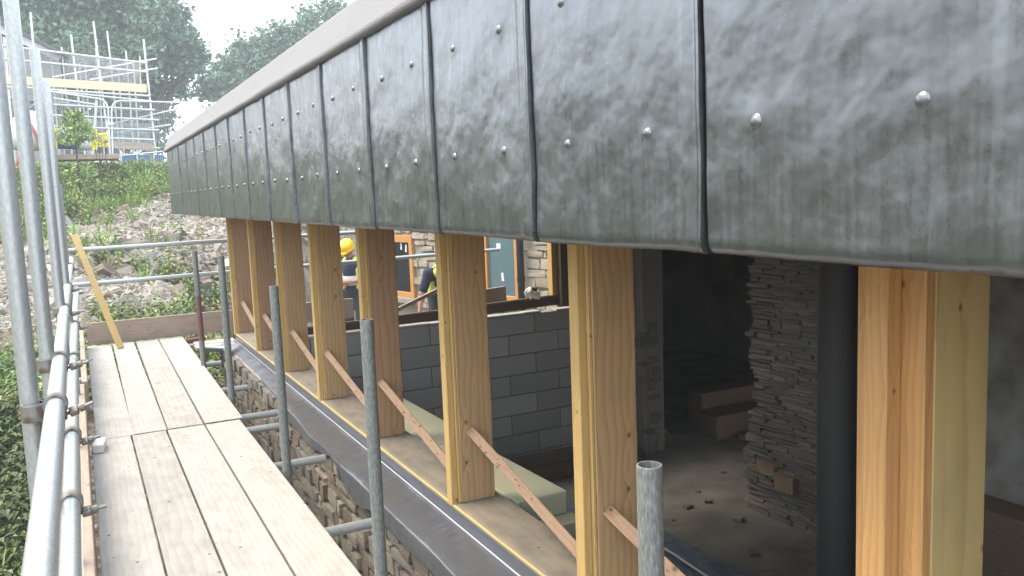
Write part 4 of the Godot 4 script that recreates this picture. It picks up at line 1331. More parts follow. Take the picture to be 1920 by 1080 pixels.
	worker("person in yellow hard hat, navy shirt and lime vest looking down", g1, -0.75, {"head": Vector3(0, 1.56, 0.13), "neck": Vector3(0, 1.46, 0.06), "chest": Vector3(0, 1.28, 0.02), "pelvis": Vector3(0, 0.95, 0), "face": Vector3(0, -0.45, 0.9), "right": Vector3(1, 0, 0), "palm": Vector3(0, -0.4, 0.9).normalized(), "sh": [Vector3(-0.19, 1.40, 0.02), Vector3(0.19, 1.40, 0.02)], "el": [Vector3(-0.25, 1.12, 0.04), Vector3(0.26, 1.12, 0.05)], "wr": [Vector3(-0.04, 1.08, 0.27), Vector3(0.10, 1.10, 0.29)], "hip": [Vector3(-0.09, 0.9, 0), Vector3(0.09, 0.9, 0)], "kn": [Vector3(-0.1, 0.5, 0.03), Vector3(0.11, 0.5, 0.03)], "an": [Vector3(-0.1, 0.09, -0.02), Vector3(0.12, 0.09, -0.02)]}, true)
	var p2 := ray(826, 540) * (12.6 / F)
	worker("person bending forward in navy shirt and lime vest, arm reaching down", Vector3(p2.x, -2.42, p2.z), -0.25, {"head": Vector3(0, 1.30, 0.50), "neck": Vector3(0, 1.30, 0.38), "chest": Vector3(0, 1.22, 0.2), "pelvis": Vector3(0, 0.95, -0.05), "face": Vector3(0, -0.8, 0.6), "right": Vector3(1, 0, 0), "palm": Vector3(0.8, 0, 0.5).normalized(), "sh": [Vector3(-0.2, 1.26, 0.27), Vector3(0.2, 1.26, 0.27)], "el": [Vector3(-0.31, 0.99, 0.3), Vector3(0.28, 0.99, 0.33)], "wr": [Vector3(-0.36, 0.74, 0.33), Vector3(0.2, 0.75, 0.42)], "hip": [Vector3(-0.09, 0.9, -0.05), Vector3(0.09, 0.9, -0.05)], "kn": [Vector3(-0.12, 0.48, 0.06), Vector3(0.12, 0.48, 0.06)], "an": [Vector3(-0.12, 0.09, -0.03), Vector3(0.12, 0.09, -0.03)]}, true)
	# plank, stick and rag about the frame
	var a := on_z(903, 559, -8.95)
	var b := on_z(948, 552, -8.95)
	single("plank_end", "short grey brown plank propped behind the dark frame", "plank", boxm(Vector3(0, -0.09, -0.02), Vector3((b - a).length(), 0.10, 0.02), 0.003, 0), M.toe, Transform3D(Basis(Vector3(0, 0, 1), 0.05), a))
	a = on_z(742, 582, -8.9)
	b = on_z(826, 541, -8.9)
	single("timber_stick", "thin dark batten sloping up in front of the bending person", "batten", bar_mesh((b - a).length(), 0.04, 0.04), M.toe, frame_of(a, b))
	var rp := on_z(1000, 553, -8.52)
	var rag := thing("white_rag", "crumpled white wrapping lying on the dark frame rail", "rag", rp)
	part(rag, "wrapping", stone_mesh(401, 0.5, 0.0), M.white, Transform3D(Basis(Vector3(0, 0, 1), -0.3) * Basis.from_scale(Vector3(0.13, 0.07, 0.09)), Vector3(0.02, 0.0, 0)))
	part(rag, "wrapping", stone_mesh(402, 0.5, 0.0), M.white, Transform3D(Basis(Vector3(0, 0, 1), 0.5) * Basis.from_scale(Vector3(0.08, 0.09, 0.08)), Vector3(-0.05, 0.03, 0)))
	part(rag, "dark_tie", stone_mesh(403, 0.5, 0.0), M.black, Transform3D(Basis.from_scale(Vector3(0.06, 0.05, 0.05)), Vector3(0.01, 0.06, 0.0)))

# ---------- far buildings site
func far_tube(parent: Node3D, called: String, a: Vector3, b: Vector3, m: Material, r := 0.026) -> MeshInstance3D:
	var xf := frame_of(a, b, Vector3(0.3, 0.2, 1))
	xf.origin -= parent.position
	return part(parent, called, lathem([[0.0, 0.0], [r, 0.0], [r, (b - a).length()], [0.0, (b - a).length()]], 10), m, xf)
func wire_grid(parent: Node3D, c: Array, nu: int, nv: int, r: float) -> void:
	# c: four corners, wires as flat bars in one mesh
	var b := Build.new()
	var nrm: Vector3 = (c[1] - c[0]).cross(c[3] - c[0]).normalized()
	for k in 2:
		var cnt := nu if k == 0 else nv
		for i in cnt + 1:
			var t := float(i) / cnt
			var p: Vector3 = c[0].lerp(c[1], t) if k == 0 else c[0].lerp(c[3], t)
			var q: Vector3 = c[3].lerp(c[2], t) if k == 0 else c[1].lerp(c[2], t)
			var s1 := (q - p).normalized().cross(nrm) * r
			for m in 3:
				var n0 := s1.rotated((q - p).normalized(), TAU * m / 3)
				var n1 := s1.rotated((q - p).normalized(), TAU * (m + 1) / 3)
				b.quad(p + n0 - parent.position, q + n0 - parent.position, q + n1 - parent.position, p + n1 - parent.position, n0 + n1)
	var o := part(parent, "wire_mesh", b.mesh(), M.wire)
	o.set_meta("kind", "stuff")

func build_far() -> void:
	var Z := -28.0
	# building under repair
	var c := on_z(40, 250, Z - 1.6)
	var bld := thing("far_building", "grey gabled building wrapped in scaffolding above the bank", "building", Vector3(c.x, 0.9, Z - 1.6))
	var P := func(px: float, py: float) -> Vector2:
		var q := on_z(px, py, Z - 1.6)
		return Vector2(q.x, q.y) - Vector2(bld.position.x, bld.position.y)
	part(bld, "gable_wall", prism([P.call(-160, 30), P.call(-60, 36), P.call(113, 118), P.call(122, 330), P.call(-160, 330)], -6.0), M.render)
	var r0: Vector2 = P.call(-90, 8)
	var r1: Vector2 = P.call(114, 110)
	var rd := (r1 - r0).normalized()
	var up := Vector2(-rd.y, rd.x)
	part(bld, "roof", prism([r0 + up * 0.16, r1 + up * 0.16 + rd * 0.2, r1 + up * 0.06 + rd * 0.2, r0 + up * 0.06], -6.8), M.slate_roof, Transform3D(Basis(), Vector3(0, 0, 0.5)))
	part(bld, "bargeboard", prism([r0 + up * 0.055, r1 + up * 0.055, r1 - up * 0.16, r0 - up * 0.16], 0.04), M.bag_white, Transform3D(Basis(), Vector3(0, 0, 0.3)))
	for q in [[20, 185, 40, 240], [104, 195, 128, 212], [128, 199, 140, 212], [60, 190, 88, 238]]:
		var a: Vector2 = P.call(q[0], q[3])
		var b: Vector2 = P.call(q[2], q[1])
		var w := part(bld, "window", boxm(Vector3(a.x, a.y, 0.001), Vector3(b.x, b.y, 0.05), 0.0), M.dark_glass)
		part(w, "frame", boxm(Vector3(a.x - 0.05, a.y - 0.05, 0.001), Vector3(a.x - 0.001, b.y + 0.05, 0.08), 0.0), M.bag_white)
		part(w, "frame", boxm(Vector3(b.x + 0.001, a.y - 0.05, 0.001), Vector3(b.x + 0.05, b.y + 0.05, 0.08), 0.0), M.bag_white)
		part(w, "frame", boxm(Vector3(a.x, b.y + 0.001, 0.001), Vector3(b.x, b.y + 0.06, 0.08), 0.0), M.bag_white)
	# its scaffold
	var g := on_z(150, 300, Z)
	var sc := thing("far_scaffold", "pale scaffold with boarded lift wrapped round the grey building", "scaffold", Vector3(g.x, 0.9, Z))
	for q in [[57, 23, 84, 330], [133, 65, 163, 320], [175, 40, 210, 318], [269, 74, 293, 300], [8, 70, 30, 330]]:
		far_tube(sc, "standard", on_z(q[2], q[3], Z), on_z(q[0], q[1], Z), M.far_tube, 0.03)
	for q in [[115, 88, 136, 300], [201, 58, 226, 300], [148, 117, 166, 300], [236, 96, 252, 300], [68, 72, 90, 300], [160, 128, 170, 290], [95, 100, 112, 300], [180, 90, 196, 300], [250, 120, 262, 300], [222, 130, 232, 290]]:
		far_tube(sc, "rear_standard", on_z(q[2], q[3], Z - 1.3), on_z(q[0], q[1], Z - 1.3), M.far_tube)
	for q in [[-40, 80, 273, 118], [-40, 106, 275, 135], [-40, 160, 282, 180], [40, 213, 298, 225], [40, 235, 298, 244], [40, 268, 300, 278], [100, 184, 180, 196], [100, 196, 290, 206], [40, 252, 290, 262], [110, 172, 285, 190]]:
		far_tube(sc, "ledger", on_z(q[0], q[1], Z + 0.06), on_z(q[2], q[3], Z + 0.06), M.far_tube, 0.03)
	for q in [[98, 145, 294, 110], [168, 150, 296, 128], [210, 232, 330, 205], [225, 248, 320, 234], [40, 214, 70, 190]]:
		far_tube(sc, "brace", on_z(q[0], q[1], Z - 0.6), on_z(q[2], q[3], Z - 0.6), M.far_tube)
	var brd := func(_i: int, called: String, px0: float, py0: float, px1: float, py1: float, h: float, z: float, m: Material) -> void:
		var a := on_z(px0, py0, z)
		var b := on_z(px1, py1, z)
		var xf := frame_of(a, b)
		xf.origin -= sc.position
		part(sc, called, bar_mesh((b - a).length(), 0.04, h), m, xf)
	brd.call(0, "toe_board", -40, 146, 275, 166, 0.24, Z + 0.1, M.far_board)
	brd.call(0, "toe_board", 207, 271, 288, 276, 0.22, Z + 0.1, M.toe)
	brd.call(0, "upright_plank", 262, 105, 264, 160, 0.035, Z - 0.1, M.far_board)
	for i in 4:
		var a := on_z(-40, 153, Z - 0.2 - i * 0.24)
		var b := on_z(275, 172, Z - 0.2 - i * 0.24)
		var xf := frame_of(a, b)
		xf.origin -= sc.position
		part(sc, "deck_board", bar_mesh((b - a).length(), 0.225, 0.038), M.toe, xf)
	wire_grid(sc, [on_z(118, 100, Z - 1.2), on_z(262, 116, Z - 1.2), on_z(264, 158, Z - 1.2), on_z(122, 146, Z - 1.2)], 56, 16, 0.007)
	wire_grid(sc, [on_z(0, 85, Z - 1.25), on_z(112, 98, Z - 1.25), on_z(116, 146, Z - 1.25), on_z(0, 138, Z - 1.25)], 44, 18, 0.007)
	wire_grid(sc, [on_z(130, 225, Z - 0.15), on_z(280, 232, Z - 0.15), on_z(284, 268, Z - 0.15), on_z(136, 262, Z - 0.15)], 58, 14, 0.007)
	# site fence
	var zf := -23.0
	for k in 2:
		var fp := on_z(150.0 if k == 0 else 280.0, 318, zf)
		var ft := thing("site_fence_panel", ["galvanised mesh fence panel left of the joint, tops above the young pine", "galvanised mesh fence panel running behind the fascia end"][k], "fence panel", Vector3(fp.x, ground_y(fp.x, zf), zf), "site fence panels")
		var pts := []
		if k == 0:
			pts = [[20, 158], [97, 172], [184, 185], [193, 188], [200, 195], [203, 206], [207, 322]]
		else:
			pts = [[212, 322], [209, 210], [211, 198], [217, 191], [226, 189], [330, 192], [420, 195]]
		for i in pts.size() - 1:
			far_tube(ft, "frame_tube", on_z(pts[i][0], pts[i][1], zf), on_z(pts[i + 1][0], pts[i + 1][1], zf), M.far_tube, 0.021)
		if k == 0:
			wire_grid(ft, [on_z(20, 160, zf), on_z(200, 190, zf), on_z(206, 318, zf), on_z(30, 300, zf)], 50, 9, 0.0035)
			far_tube(ft, "stay", on_z(172, 322, zf - 0.3), on_z(181, 188, zf - 0.3), M.far_tube, 0.03)
		else:
			wire_grid(ft, [on_z(211, 192, zf), on_z(400, 195, zf), on_z(405, 318, zf), on_z(214, 318, zf)], 56, 9, 0.0035)
		var cl := on_z(206, 232, zf + 0.03) - ft.position
		if k == 0:
			part(ft, "clamp", boxm(cl - Vector3(0.06, 0.03, 0.02), cl + Vector3(0.09, 0.03, 0.02), 0.004), M.far_tube)
	# blue hoarding and stacked boards right of the fence joint
	var hb := on_z(268, 305, -25.0)
	var hd := thing("blue_barrier", "row of blue panels behind grey rails by the far scaffold", "barrier", Vector3(hb.x, 0.85, -25.0))
	for i in 3:
		var a := on_z(230 + i * 26, 312, -25.0) - hd.position
		var b := on_z(255 + i * 26, 290, -25.0) - hd.position
		part(hd, "panel", boxm(Vector3(a.x, a.y, -0.02), Vector3(b.x, b.y, 0.02), 0.004), M.blue_panel)
	for q in [[226, 286, 232, 335], [256, 284, 260, 330], [290, 284, 282, 335], [226, 292, 305, 284]]:
		far_tube(hd, "rail", on_z(q[0], q[1], -24.9), on_z(q[2], q[3], -24.9), M.far_tube, 0.02)
	for q in [[240, 320, 308, 306, "grey stacked boards under the blue panels"], [250, 333, 308, 323, "lower grey stacked boards under the blue panels"], [136, 328, 172, 316, "pale concrete kerb beside the young pine"]]:
		var a := on_z(q[0], q[1], -23.6)
		var b := on_z(q[2], q[3], -23.6)
		single("stacked_boards", q[4], "boards", boxm(Vector3(0, 0, -0.3), Vector3(b.x - a.x, b.y - a.y, 0.0), 0.01, 0), M.toe if q[0] > 200 else M.white_mortar, Transform3D(Basis(), a))
	# concrete mixer
	var mp := on_z(62, 300, -21.0)
	var gy := ground_y(mp.x, -21.0)
	var mx := thing("concrete_mixer", "white concrete mixer with red stand behind the tall standards", "mixer", Vector3(mp.x, gy, -21.0))
	var mc := on_z(58, 247, -21.0) - mx.position
	part(mx, "drum", lathem([[0.05, -0.42], [0.28, -0.38], [0.40, -0.2], [0.42, 0.0], [0.38, 0.18], [0.24, 0.44], [0.21, 0.5], [0.19, 0.5], [0.2, 0.44], [0.33, 0.16], [0.3, -0.2]], 28, true), M.mixer_white, Transform3D(Basis(Vector3(0.15, 0, 1).normalized(), 1.95), mc))
	part(mx, "drum_ring", lathem([[0.42, -0.03], [0.445, -0.03], [0.445, 0.03], [0.42, 0.03]], 28), M.mixer_red, Transform3D(Basis(Vector3(0.15, 0, 1).normalized(), 1.95), mc))
	for q in [[88, 232, 95, 290], [80, 285, 98, 300], [40, 285, 30, 312], [88, 262, 40, 290]]:
		far_tube(mx, "stand_tube", on_z(q[2], q[3], -21.15), on_z(q[0], q[1], -21.15), M.mixer_red, 0.035)
	for q in [-0.35, 0.35]:
		part(mx, "wheel", lathem([[0.05, -0.04], [0.17, -0.04], [0.18, -0.02], [0.18, 0.02], [0.17, 0.04], [0.05, 0.04]], 20), M.black, Transform3D(Basis(Vector3(1, 0, 0), PI / 2), Vector3(q, 0.17, -0.25)))
	# builder's bags
	for q in [[132, 268, 0.30, "blue builders bag with white top and yellow strap behind the young pine", true], [160, 270, 0.26, "white and blue builders bag with orange strap right of the blue bag", false]]:
		var bp := on_z(q[0], q[1] + 12.0, -21.6)
		var bg := thing("builders_bag", q[3], "bag", bp, "builders bags on the bank")
		var w: float = q[2]
		part(bg, "sack", lathem([[0.0, 0.0], [w * 0.95, 0.02], [w * 1.08, 0.18], [w, 0.3], [w * 0.85, 0.36], [w * 0.5, 0.33], [0.0, 0.3]], 14, true), M.bag_blue if q[4] else M.bag_white)
		part(bg, "flap", stone_mesh(410 + int(q[0]), 0.4), M.bag_white if q[4] else M.bag_blue, Transform3D(Basis.from_scale(Vector3(w * 1.3, 0.18, w)), Vector3(0.0, 0.38, 0.0)))
		part(bg, "strap", boxm(Vector3(-0.05, -0.05, 0), Vector3(0.05, 0.42, 0.03), 0.008), M.yellow, Transform3D(Basis(Vector3(0, 0, 1), -0.1), Vector3(-w if q[4] else w * 0.7, 0.04, w * 0.75)))
	var kp := on_z(112, 291, -21.7)
	single("stacked_boards", "grey planks the builders bags stand on", "boards", boxm(Vector3(-0.2, -0.12, -0.5), Vector3(1.2, 0.0, 0.3), 0.01, 0), M.toe, Transform3D(Basis(), kp))

# ---------- plants
func leaf_clump(seed_: int, count: int, spread: float, size: float, upright: float, col := Color.WHITE) -> ArrayMesh:
	var r := RandomNumberGenerator.new()
	r.seed = seed_
	var b := Build.new()
	for i in count:
		var p := Vector3(r.randf_range(-1, 1), r.randf_range(-1, 1), r.randf_range(-1, 1)) * spread
		var d := Vector3(r.randf_range(-1, 1), r.randf_range(-0.5, 0.6) + upright, r.randf_range(-1, 1)).normalized()
		var w := d.cross(Vector3(r.randf_range(-1, 1), r.randf_range(-1, 1), r.randf_range(-1, 1))).normalized()
		var l := size * r.randf_range(0.7, 1.3)
		var nrm := w.cross(d)
		var m := p + d * l * 0.5 + nrm * l * 0.08
		b.tri(p, m + w * l * 0.3, p + d * l, nrm)
		b.tri(p, m - w * l * 0.3, p + d * l, nrm)
		var g := r.randf_range(0.7, 1.3)
		for k in 6:
			b.col.append(Color(col.r * g, col.g * g, col.b * g))
	return b.mesh()
func nettle_mesh(seed_: int) -> ArrayMesh:
	var r := RandomNumberGenerator.new()
	r.seed = seed_
	var b := Build.new()
	var lean := Vector3(r.randf_range(-0.2, 0.2), 0, r.randf_range(-0.2, 0.2))
	b.quad(Vector3(-0.008, 0, 0), Vector3(0.008, 0, 0), Vector3(0.004, 1, 0) + lean, Vector3(-0.004, 1, 0) + lean, Vector3(0, 0, 1))
	for k in 7:
		var h := 0.2 + 0.8 * k / 6.0
		for e in 2:
			var an := k * PI / 2 + e * PI + r.randf_range(-0.4, 0.4)
			var d := Vector3(cos(an), r.randf_range(-0.45, 0.15), sin(an)).normalized()
			var p := Vector3(0, h, 0) + lean * h
			var l := 0.27 * (1.1 - 0.5 * h) * r.randf_range(0.8, 1.2)
			var w := d.cross(Vector3.UP).normalized() * l * 0.34
			var m := p + d * l * 0.42 + Vector3(0, 0.03, 0)
			b.tri(p, m + w, p + d * l - Vector3(0, 0.06, 0), Vector3.UP)
			b.tri(p, m - w, p + d * l - Vector3(0, 0.06, 0), Vector3.UP)
	return b.mesh()
func grass_mesh(seed_: int) -> ArrayMesh:
	var r := RandomNumberGenerator.new()
	r.seed = seed_
	var b := Build.new()
	for i in 14:
		var an := r.randf() * TAU
		var d := Vector3(cos(an), 0, sin(an))
		var p := d * r.randf_range(0.0, 0.22)
		var h := r.randf_range(0.5, 1.0)
		var tip := p + Vector3(0, h, 0) + d * r.randf_range(0.1, 0.6)
		var w := d.cross(Vector3.UP) * 0.022
		var m := p.lerp(tip, 0.55) + Vector3(0, 0.1, 0)
		b.quad(p - w, p + w, m + w * 0.8, m - w * 0.8, d + Vector3.UP * 0.2)
		b.tri(m - w * 0.8, m + w * 0.8, tip, d + Vector3.UP * 0.4)
	return b.mesh()
func merged(parent: Node3D, called: String, meshes: Array, xfs: Array, m: Material) -> MeshInstance3D:
	var st := SurfaceTool.new()
	st.begin(Mesh.PRIMITIVE_TRIANGLES)
	for i in xfs.size():
		st.append_from(meshes[i % meshes.size()], 0, xfs[i])
	return part(parent, called, st.commit(), m)
func scatter(parent: Node3D, called: String, mesh: Mesh, xfs: Array, cols: Array, m: Material) -> MultiMeshInstance3D:
	var mm := MultiMesh.new()
	mm.transform_format = MultiMesh.TRANSFORM_3D
	mm.use_colors = true
	mm.mesh = mesh
	mm.instance_count = xfs.size()
	for i in xfs.size():
		mm.set_instance_transform(i, xfs[i])
		mm.set_instance_color(i, cols[i])
	var o := MultiMeshInstance3D.new()
	o.name = numbered(parent, called)
	o.multimesh = mm
	o.material_override = m
	parent.add_child(o)
	return o

var bare := []
func bareness(x: float, z: float) -> float:
	var v := 0.0
	for q in bare:
		var d: float = Vector2((x - q[0].x) / q[1], (z - q[0].z) / q[2]).length()
		v = maxf(v, smoothstep(1.25, 0.75, d) * q[3])
	return v
func build_plants() -> void:
	for q in [[385, 425, 1.5, 2.2, 0.95], [340, 455, 1.2, 1.2, 0.8], [250, 565, 0.75, 0.9, 1.0], [60, 560, 0.9, 2.2, 0.97], [20, 520, 1.0, 2.0, 0.9], [230, 425, 1.3, 1.0, 0.6], [420, 500, 0.8, 0.8, 0.7], [590, 520, 1.5, 1.2, 0.9], [300, 440, 2.0, 1.3, 0.85], [200, 470, 1.3, 1.1, 0.6]]:
		bare.append([hit_ground(q[0], q[1]), q[2], q[3], q[4]])
	var hill := get_node("hillside") as Node3D
	# rubble: the largest stones one by one, the rest as one mass
	var meshes := []
	for i in 8:
		meshes.append(stone_mesh(500 + i, 0.22, 0.2))
	var n := 0
	var tries := 0
	while n < 290 and tries < 9000:
		tries += 1
		var p := hit_ground(rf(0, 440) if rng.randf() < 0.8 else rf(560, 640), rf(385, 690))
		if p.length() > 26 or rng.randf() > bareness(p.x, p.z) or p.x > 6:
			continue
		var sz := rf(0.09, 0.2) * (1.6 if rng.randf() < 0.12 else 1.0)
		part(hill, "stone", meshes[n % 8], M.rubble[rng.randi() % 5], Transform3D(Basis(Vector3(rf(-1, 1), rf(0.5, 1), rf(-1, 1)).normalized(), rf(0, 6.2)) * Basis.from_scale(Vector3(sz * rf(0.9, 1.6), sz * rf(0.35, 0.6), sz)), p + Vector3(0, sz * 0.1, 0)))
		n += 1
	for k in 4:
		var xfs := []
		var cols := []
		while xfs.size() < 2600:
			var x := rf(-9.0, 8.0)
			var z := rf(-21.0, -8.0)
			if rng.randf() > bareness(x, z) * 0.97 + 0.04:
				continue
			if x > 1.0 and z > -11.5 or x > 4.6:
				continue
			var sz := rf(0.03, 0.1)
			xfs.append(Transform3D(Basis(Vector3(rf(-1, 1), rf(-1, 1), rf(-1, 1)).normalized(), rf(0, 6.2)) * Basis.from_scale(Vector3(sz * rf(0.9, 1.7), sz * rf(0.4, 0.7), sz)), Vector3(x, ground_y(x, z) + sz * 0.1, z)))
			cols.append(Color.WHITE)
		var o := scatter(hill, "rubble", meshes[k * 2], xfs, cols, M.rubble[k])
		o.set_meta("kind", "stuff")
	# leafy cover
	for k in 3:
		var xfs := []
		var cols := []
		while xfs.size() < 8000:
			var r := rng.randf()
			var x := rf(-7.0, 3.4) if r < 0.75 else rf(-22.0, 6.0)
			var z := rf(-23.5, -3.0)
			if r < 0.3:
				x = rf(-3.2, -0.3)
				z = rf(-11.0, -3.5)
			if x > -0.32 and z > -10.4:
				continue
			if x > 1.6 and z > -14.0 or (x > 3.2 and z > -25.0):
				continue
			var clump := nz.get_noise_2d(x * 2.6 + 50.0, z * 2.6)
			if rng.randf() < bareness(x, z) * 1.04 or (z < -10.0 and clump < -0.12 and rng.randf() < 0.75):
				continue
			var h := rf(0.16, 0.4) * (1.0 + 0.35 * clump)
			xfs.append(Transform3D(Basis(Vector3.UP, rf(0, 6.2)) * Basis.from_scale(Vector3(h * rf(0.9, 1.5), h, h * rf(0.9, 1.5))), Vector3(x, ground_y(x, z) - 0.02, z)))
			var g := rf(0.75, 1.25)
			var c := Color(0.14, 0.21, 0.045) if k == 0 else (Color(0.22, 0.265, 0.07) if k == 1 else Color(0.10, 0.17, 0.045))
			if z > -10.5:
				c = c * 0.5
			elif rng.randf() < 0.2:
				c = Color(0.24, 0.22, 0.08)
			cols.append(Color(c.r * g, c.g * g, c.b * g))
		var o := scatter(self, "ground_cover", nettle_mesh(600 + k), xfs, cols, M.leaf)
		tag(o, ["dark green nettles and weeds over the bank", "yellowish green leafy weeds over the bank", "deep green low weeds over the bank"][k], "ground cover")
		o.set_meta("kind", "stuff")
	for k in 2:
		var xfs := []
		var cols := []
		while xfs.size() < 5200:
			var x := rf(-16.0, 9.0)
			var z := rf(-30.0, -16.0) if rng.randf() < 0.8 else rf(-17.0, -5.0)
			if x > -0.4 and z > -11.0 or (x > 1.6 and z > -15.0) or (x > 3.2 and z > -25.0):
				continue
			if rng.randf() < bareness(x, z):
				continue
			var h := rf(0.16, 0.42)
			xfs.append(Transform3D(Basis(Vector3.UP, rf(0, 6.2)) * Basis.from_scale(Vector3(h * 1.3, h, h * 1.3)), Vector3(x, ground_y(x, z) - 0.01, z)))
			var g := rf(0.8, 1.2)
			var c := Color(0.20, 0.30, 0.065) if rng.randf() < 0.8 else Color(0.28, 0.25, 0.11)
			cols.append(Color(c.r * g, c.g * g, c.b * g))
		var o := scatter(self, "grass", grass_mesh(620 + k), xfs, cols, M.leaf)
		tag(o, ["bright grass along the top of the bank", "long grass tufts along the top of the bank"][k], "grass")
		o.set_meta("kind", "stuff")
	# young pine at the fence
	var bp := on_z(147, 322, -19.8)
	bp.y = ground_y(bp.x, bp.z)
	var tp := on_z(140, 213, -19.8)
	var pine := thing("young_pine", "young feathery conifer on the bank before the fence", "tree", bp)
	var h := tp.y - bp.y
	part(pine, "trunk", lathem([[0.024, -0.05], [0.018, h * 0.5], [0.006, h]], 8), M.bark)
	var xfs := []
	var cols := []
	var pr := RandomNumberGenerator.new()
	pr.seed = 9
	for i in 150:
		var ly := [0.70, 0.76, 0.84, 0.90, 0.98][i % 5] as float
		var an := pr.randf() * TAU
		var r: float = sqrt(pr.randf()) * [0.34, 0.42, 0.34, 0.28, 0.14][i % 5]
		xfs.append(Transform3D(Basis(Vector3(pr.randf(), 1, pr.randf()).normalized(), an), Vector3(cos(an) * r, h * ly + pr.randf_range(-0.05, 0.05) - r * 0.06, sin(an) * r)))
		var g := pr.randf_range(0.8, 1.2)
		cols.append(Color(0.12 * g, 0.2 * g, 0.05 * g))
	for i in 50:
		var an := pr.randf() * TAU
		var r := sqrt(pr.randf()) * 0.3
		xfs.append(Transform3D(Basis(Vector3.UP, an), Vector3(cos(an) * r, h * pr.randf_range(0.05, 0.42), sin(an) * r)))
		cols.append(Color(0.2, 0.24, 0.06))
	merged(pine, "foliage", [leaf_clump(630, 7, 0.05, 0.09, 0.3, Color(0.2, 0.29, 0.08)), leaf_clump(631, 7, 0.05, 0.09, 0.3, Color(0.25, 0.32, 0.1))], xfs, M.leaf)
	# ragwort
	for q in [[192, 262, 318, 0.16, "yellow flowering weed beside the fence joint"]]:
		var gp := on_z(q[0], q[2], -20.2)
		gp.y = ground_y(gp.x, gp.z)
		var hh: float = on_z(q[0], q[1], -20.2).y - gp.y
		var rw := thing("yellow_weed", q[4], "plant", gp, "yellow flowering weeds")
		for i in 4:
			far_tube(rw, "stem", gp + Vector3((i - 1.5) * 0.03, 0, 0), gp + Vector3((i - 1.5) * 0.07, hh, 0), M.bark, 0.006)
		xfs = []
		cols = []
		for i in 60:
			xfs.append(Transform3D(Basis(Vector3.UP, pr.randf() * 6.0), Vector3(pr.randf_range(-1, 1) * q[3], hh + pr.randf_range(-0.16, 0.12), pr.randf_range(-1, 1) * q[3])))
			cols.append(Color(0.72, 0.62, 0.03))
		merged(rw, "flower_head", [leaf_clump(640, 6, 0.02, 0.045, 0.2, Color(0.72, 0.62, 0.03))], xfs, M.leaf)

func build_trees() -> void:
	var specs := [
		[[120, 300], -44.0, [[60, 60, 2.6], [150, 100, 2.5], [110, -30, 3.0], [215, 20, 2.4], [30, 0, 2.6], [200, 120, 1.8], [100, 140, 2.0]], Color(0.125, 0.20, 0.12), "broad leafy tree rising behind the scaffolded building", 1500],
		[[285, 300], -47.0, [[275, 40, 1.9], [330, 85, 1.4], [270, 120, 1.5], [250, -25, 2.2], [312, 20, 1.1], [275, 200, 1.3], [365, 110, 0.7], [305, 165, 1.2], [345, 130, 0.8], [215, 225, 1.7], [160, 240, 1.6], [255, 255, 1.4], [120, 260, 1.5]], Color(0.105, 0.18, 0.115), "open crowned tree with sky gaps between the building and the fascia", 750],
		[[500, 300], -50.0, [[425, 135, 0.9], [462, 112, 1.15], [505, 100, 1.25], [545, 85, 1.2], [580, 45, 0.9], [515, 140, 1.5], [400, 160, 0.8], [625, 20, 0.8], [440, 165, 1.0]], Color(0.11, 0.18, 0.11), "rounded tree showing above the far part of the fascia", 1050],
		[[-80, 300], -46.0, [[-60, 20, 3.2], [0, 60, 2.4], [-120, 90, 3.4], [-20, -50, 3.0]], Color(0.10, 0.17, 0.09), "tree at the left behind the tall standards", 1300]]
	for k in specs.size():
		var q: Array = specs[k]
		var z: float = q[1]
		var bp := on_z(q[0][0], q[0][1], z)
		bp.y = ground_y(bp.x, z)
		tree(q[4], bp, q[2].map(func(e): return [on_z(e[0], e[1], z + rf(-1.5, 1.5)), e[2]]), q[3], 700 + k, q[5])
	# unseen trees added along the open side for the lead to mirror
	for k in 3:
		var p := Vector3([-24.0, -30.0, -22.0][k], 0, [-16.0, -4.0, 9.0][k])
		p.y = ground_y(p.x, p.z)
		var lobes := []
		for i in 6:
			lobes.append([p + Vector3(rf(-2.5, 2.5), 3.2 + rf(0, 3.0), rf(-2.5, 2.5)), rf(1.6, 2.3)])
		tree("unseen leafy tree added across from the fascia for its reflection, %s" % ["beyond the others", "between the others", "nearest the walkway start"][k], p, lobes, Color(0.07, 0.13, 0.05), 720 + k, 900)

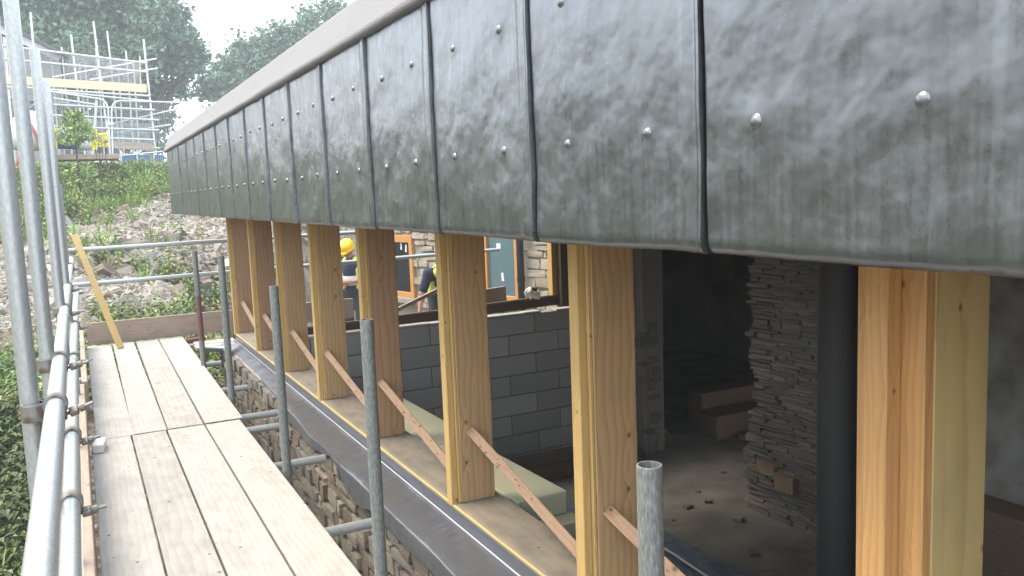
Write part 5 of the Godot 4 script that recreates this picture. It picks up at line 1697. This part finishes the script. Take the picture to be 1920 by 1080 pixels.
func tree(label: String, base: Vector3, lobes: Array, col: Color, seed_: int, per: int) -> void:
	var r := RandomNumberGenerator.new()
	r.seed = seed_
	var t := thing("leafy_tree", label, "tree", base, "trees round the site")
	var b := Build.new()
	var mid := Vector3.ZERO
	for l in lobes:
		mid += (l[0] - base) / float(lobes.size())
	var fork := Vector3(mid.x * 0.4, mid.y * 0.45, mid.z * 0.4)
	var limb := func(a: Vector3, c: Vector3, ra: float, rb: float) -> void:
		var xf := frame_of(a, c, Vector3(0.31, 0.2, 0.9))
		add_lathe(b, [[ra, 0.0], [(ra + rb) * 0.48, (c - a).length() * 0.5], [rb, (c - a).length()]], 8, xf, 1.0, true)
	limb.call(Vector3(0, -0.3, 0), fork, 0.42, 0.27)
	var xfs := []
	var cols := []
	for l in lobes:
		var c: Vector3 = l[0] - base
		var rad: float = l[1]
		limb.call(fork, c, 0.2, 0.07)
		for i in 5:
			limb.call(fork.lerp(c, r.randf_range(0.5, 1.0)), c + Vector3(r.randf_range(-1, 1), r.randf_range(-0.6, 1), r.randf_range(-1, 1)).normalized() * rad * 0.9, 0.06, 0.02)
		# twig clusters, each with its own leaves, so that gaps stay open
		var subs := []
		for i in 30:
			var d := Vector3(r.randfn(), r.randfn() * 0.85, r.randfn()).normalized()
			subs.append(c + d * rad * pow(r.randf(), 0.4))
		for i in int(per * pow(rad / 2.4, 1.6)):
			var sc: Vector3 = subs[r.randi() % subs.size()]
			var p := sc + Vector3(r.randfn(), r.randfn() * 0.7, r.randfn()) * (0.12 + rad * 0.1)
			xfs.append(Transform3D(Basis(Vector3(r.randf_range(-1, 1), r.randf_range(-1, 1), r.randf_range(-1, 1)).normalized(), r.randf() * 6.2) * Basis.from_scale(Vector3.ONE * r.randf_range(0.7, 1.3)), p))
			var g := r.randf_range(0.7, 1.35)
			cols.append(Color(col.r * g * r.randf_range(0.9, 1.2), col.g * g, col.b * g))
	part(t, "trunk", b.mesh(), M.bark)
	var cl := []
	for i in 5:
		var g: float = [0.75, 0.9, 1.0, 1.15, 1.35][i]
		cl.append(leaf_clump(seed_ + 50 + i, 8, 0.2, 0.24, 0.0, Color(col.r * g, col.g * g, col.b * g)))
	merged(t, "crown", cl, xfs, M.leaf)
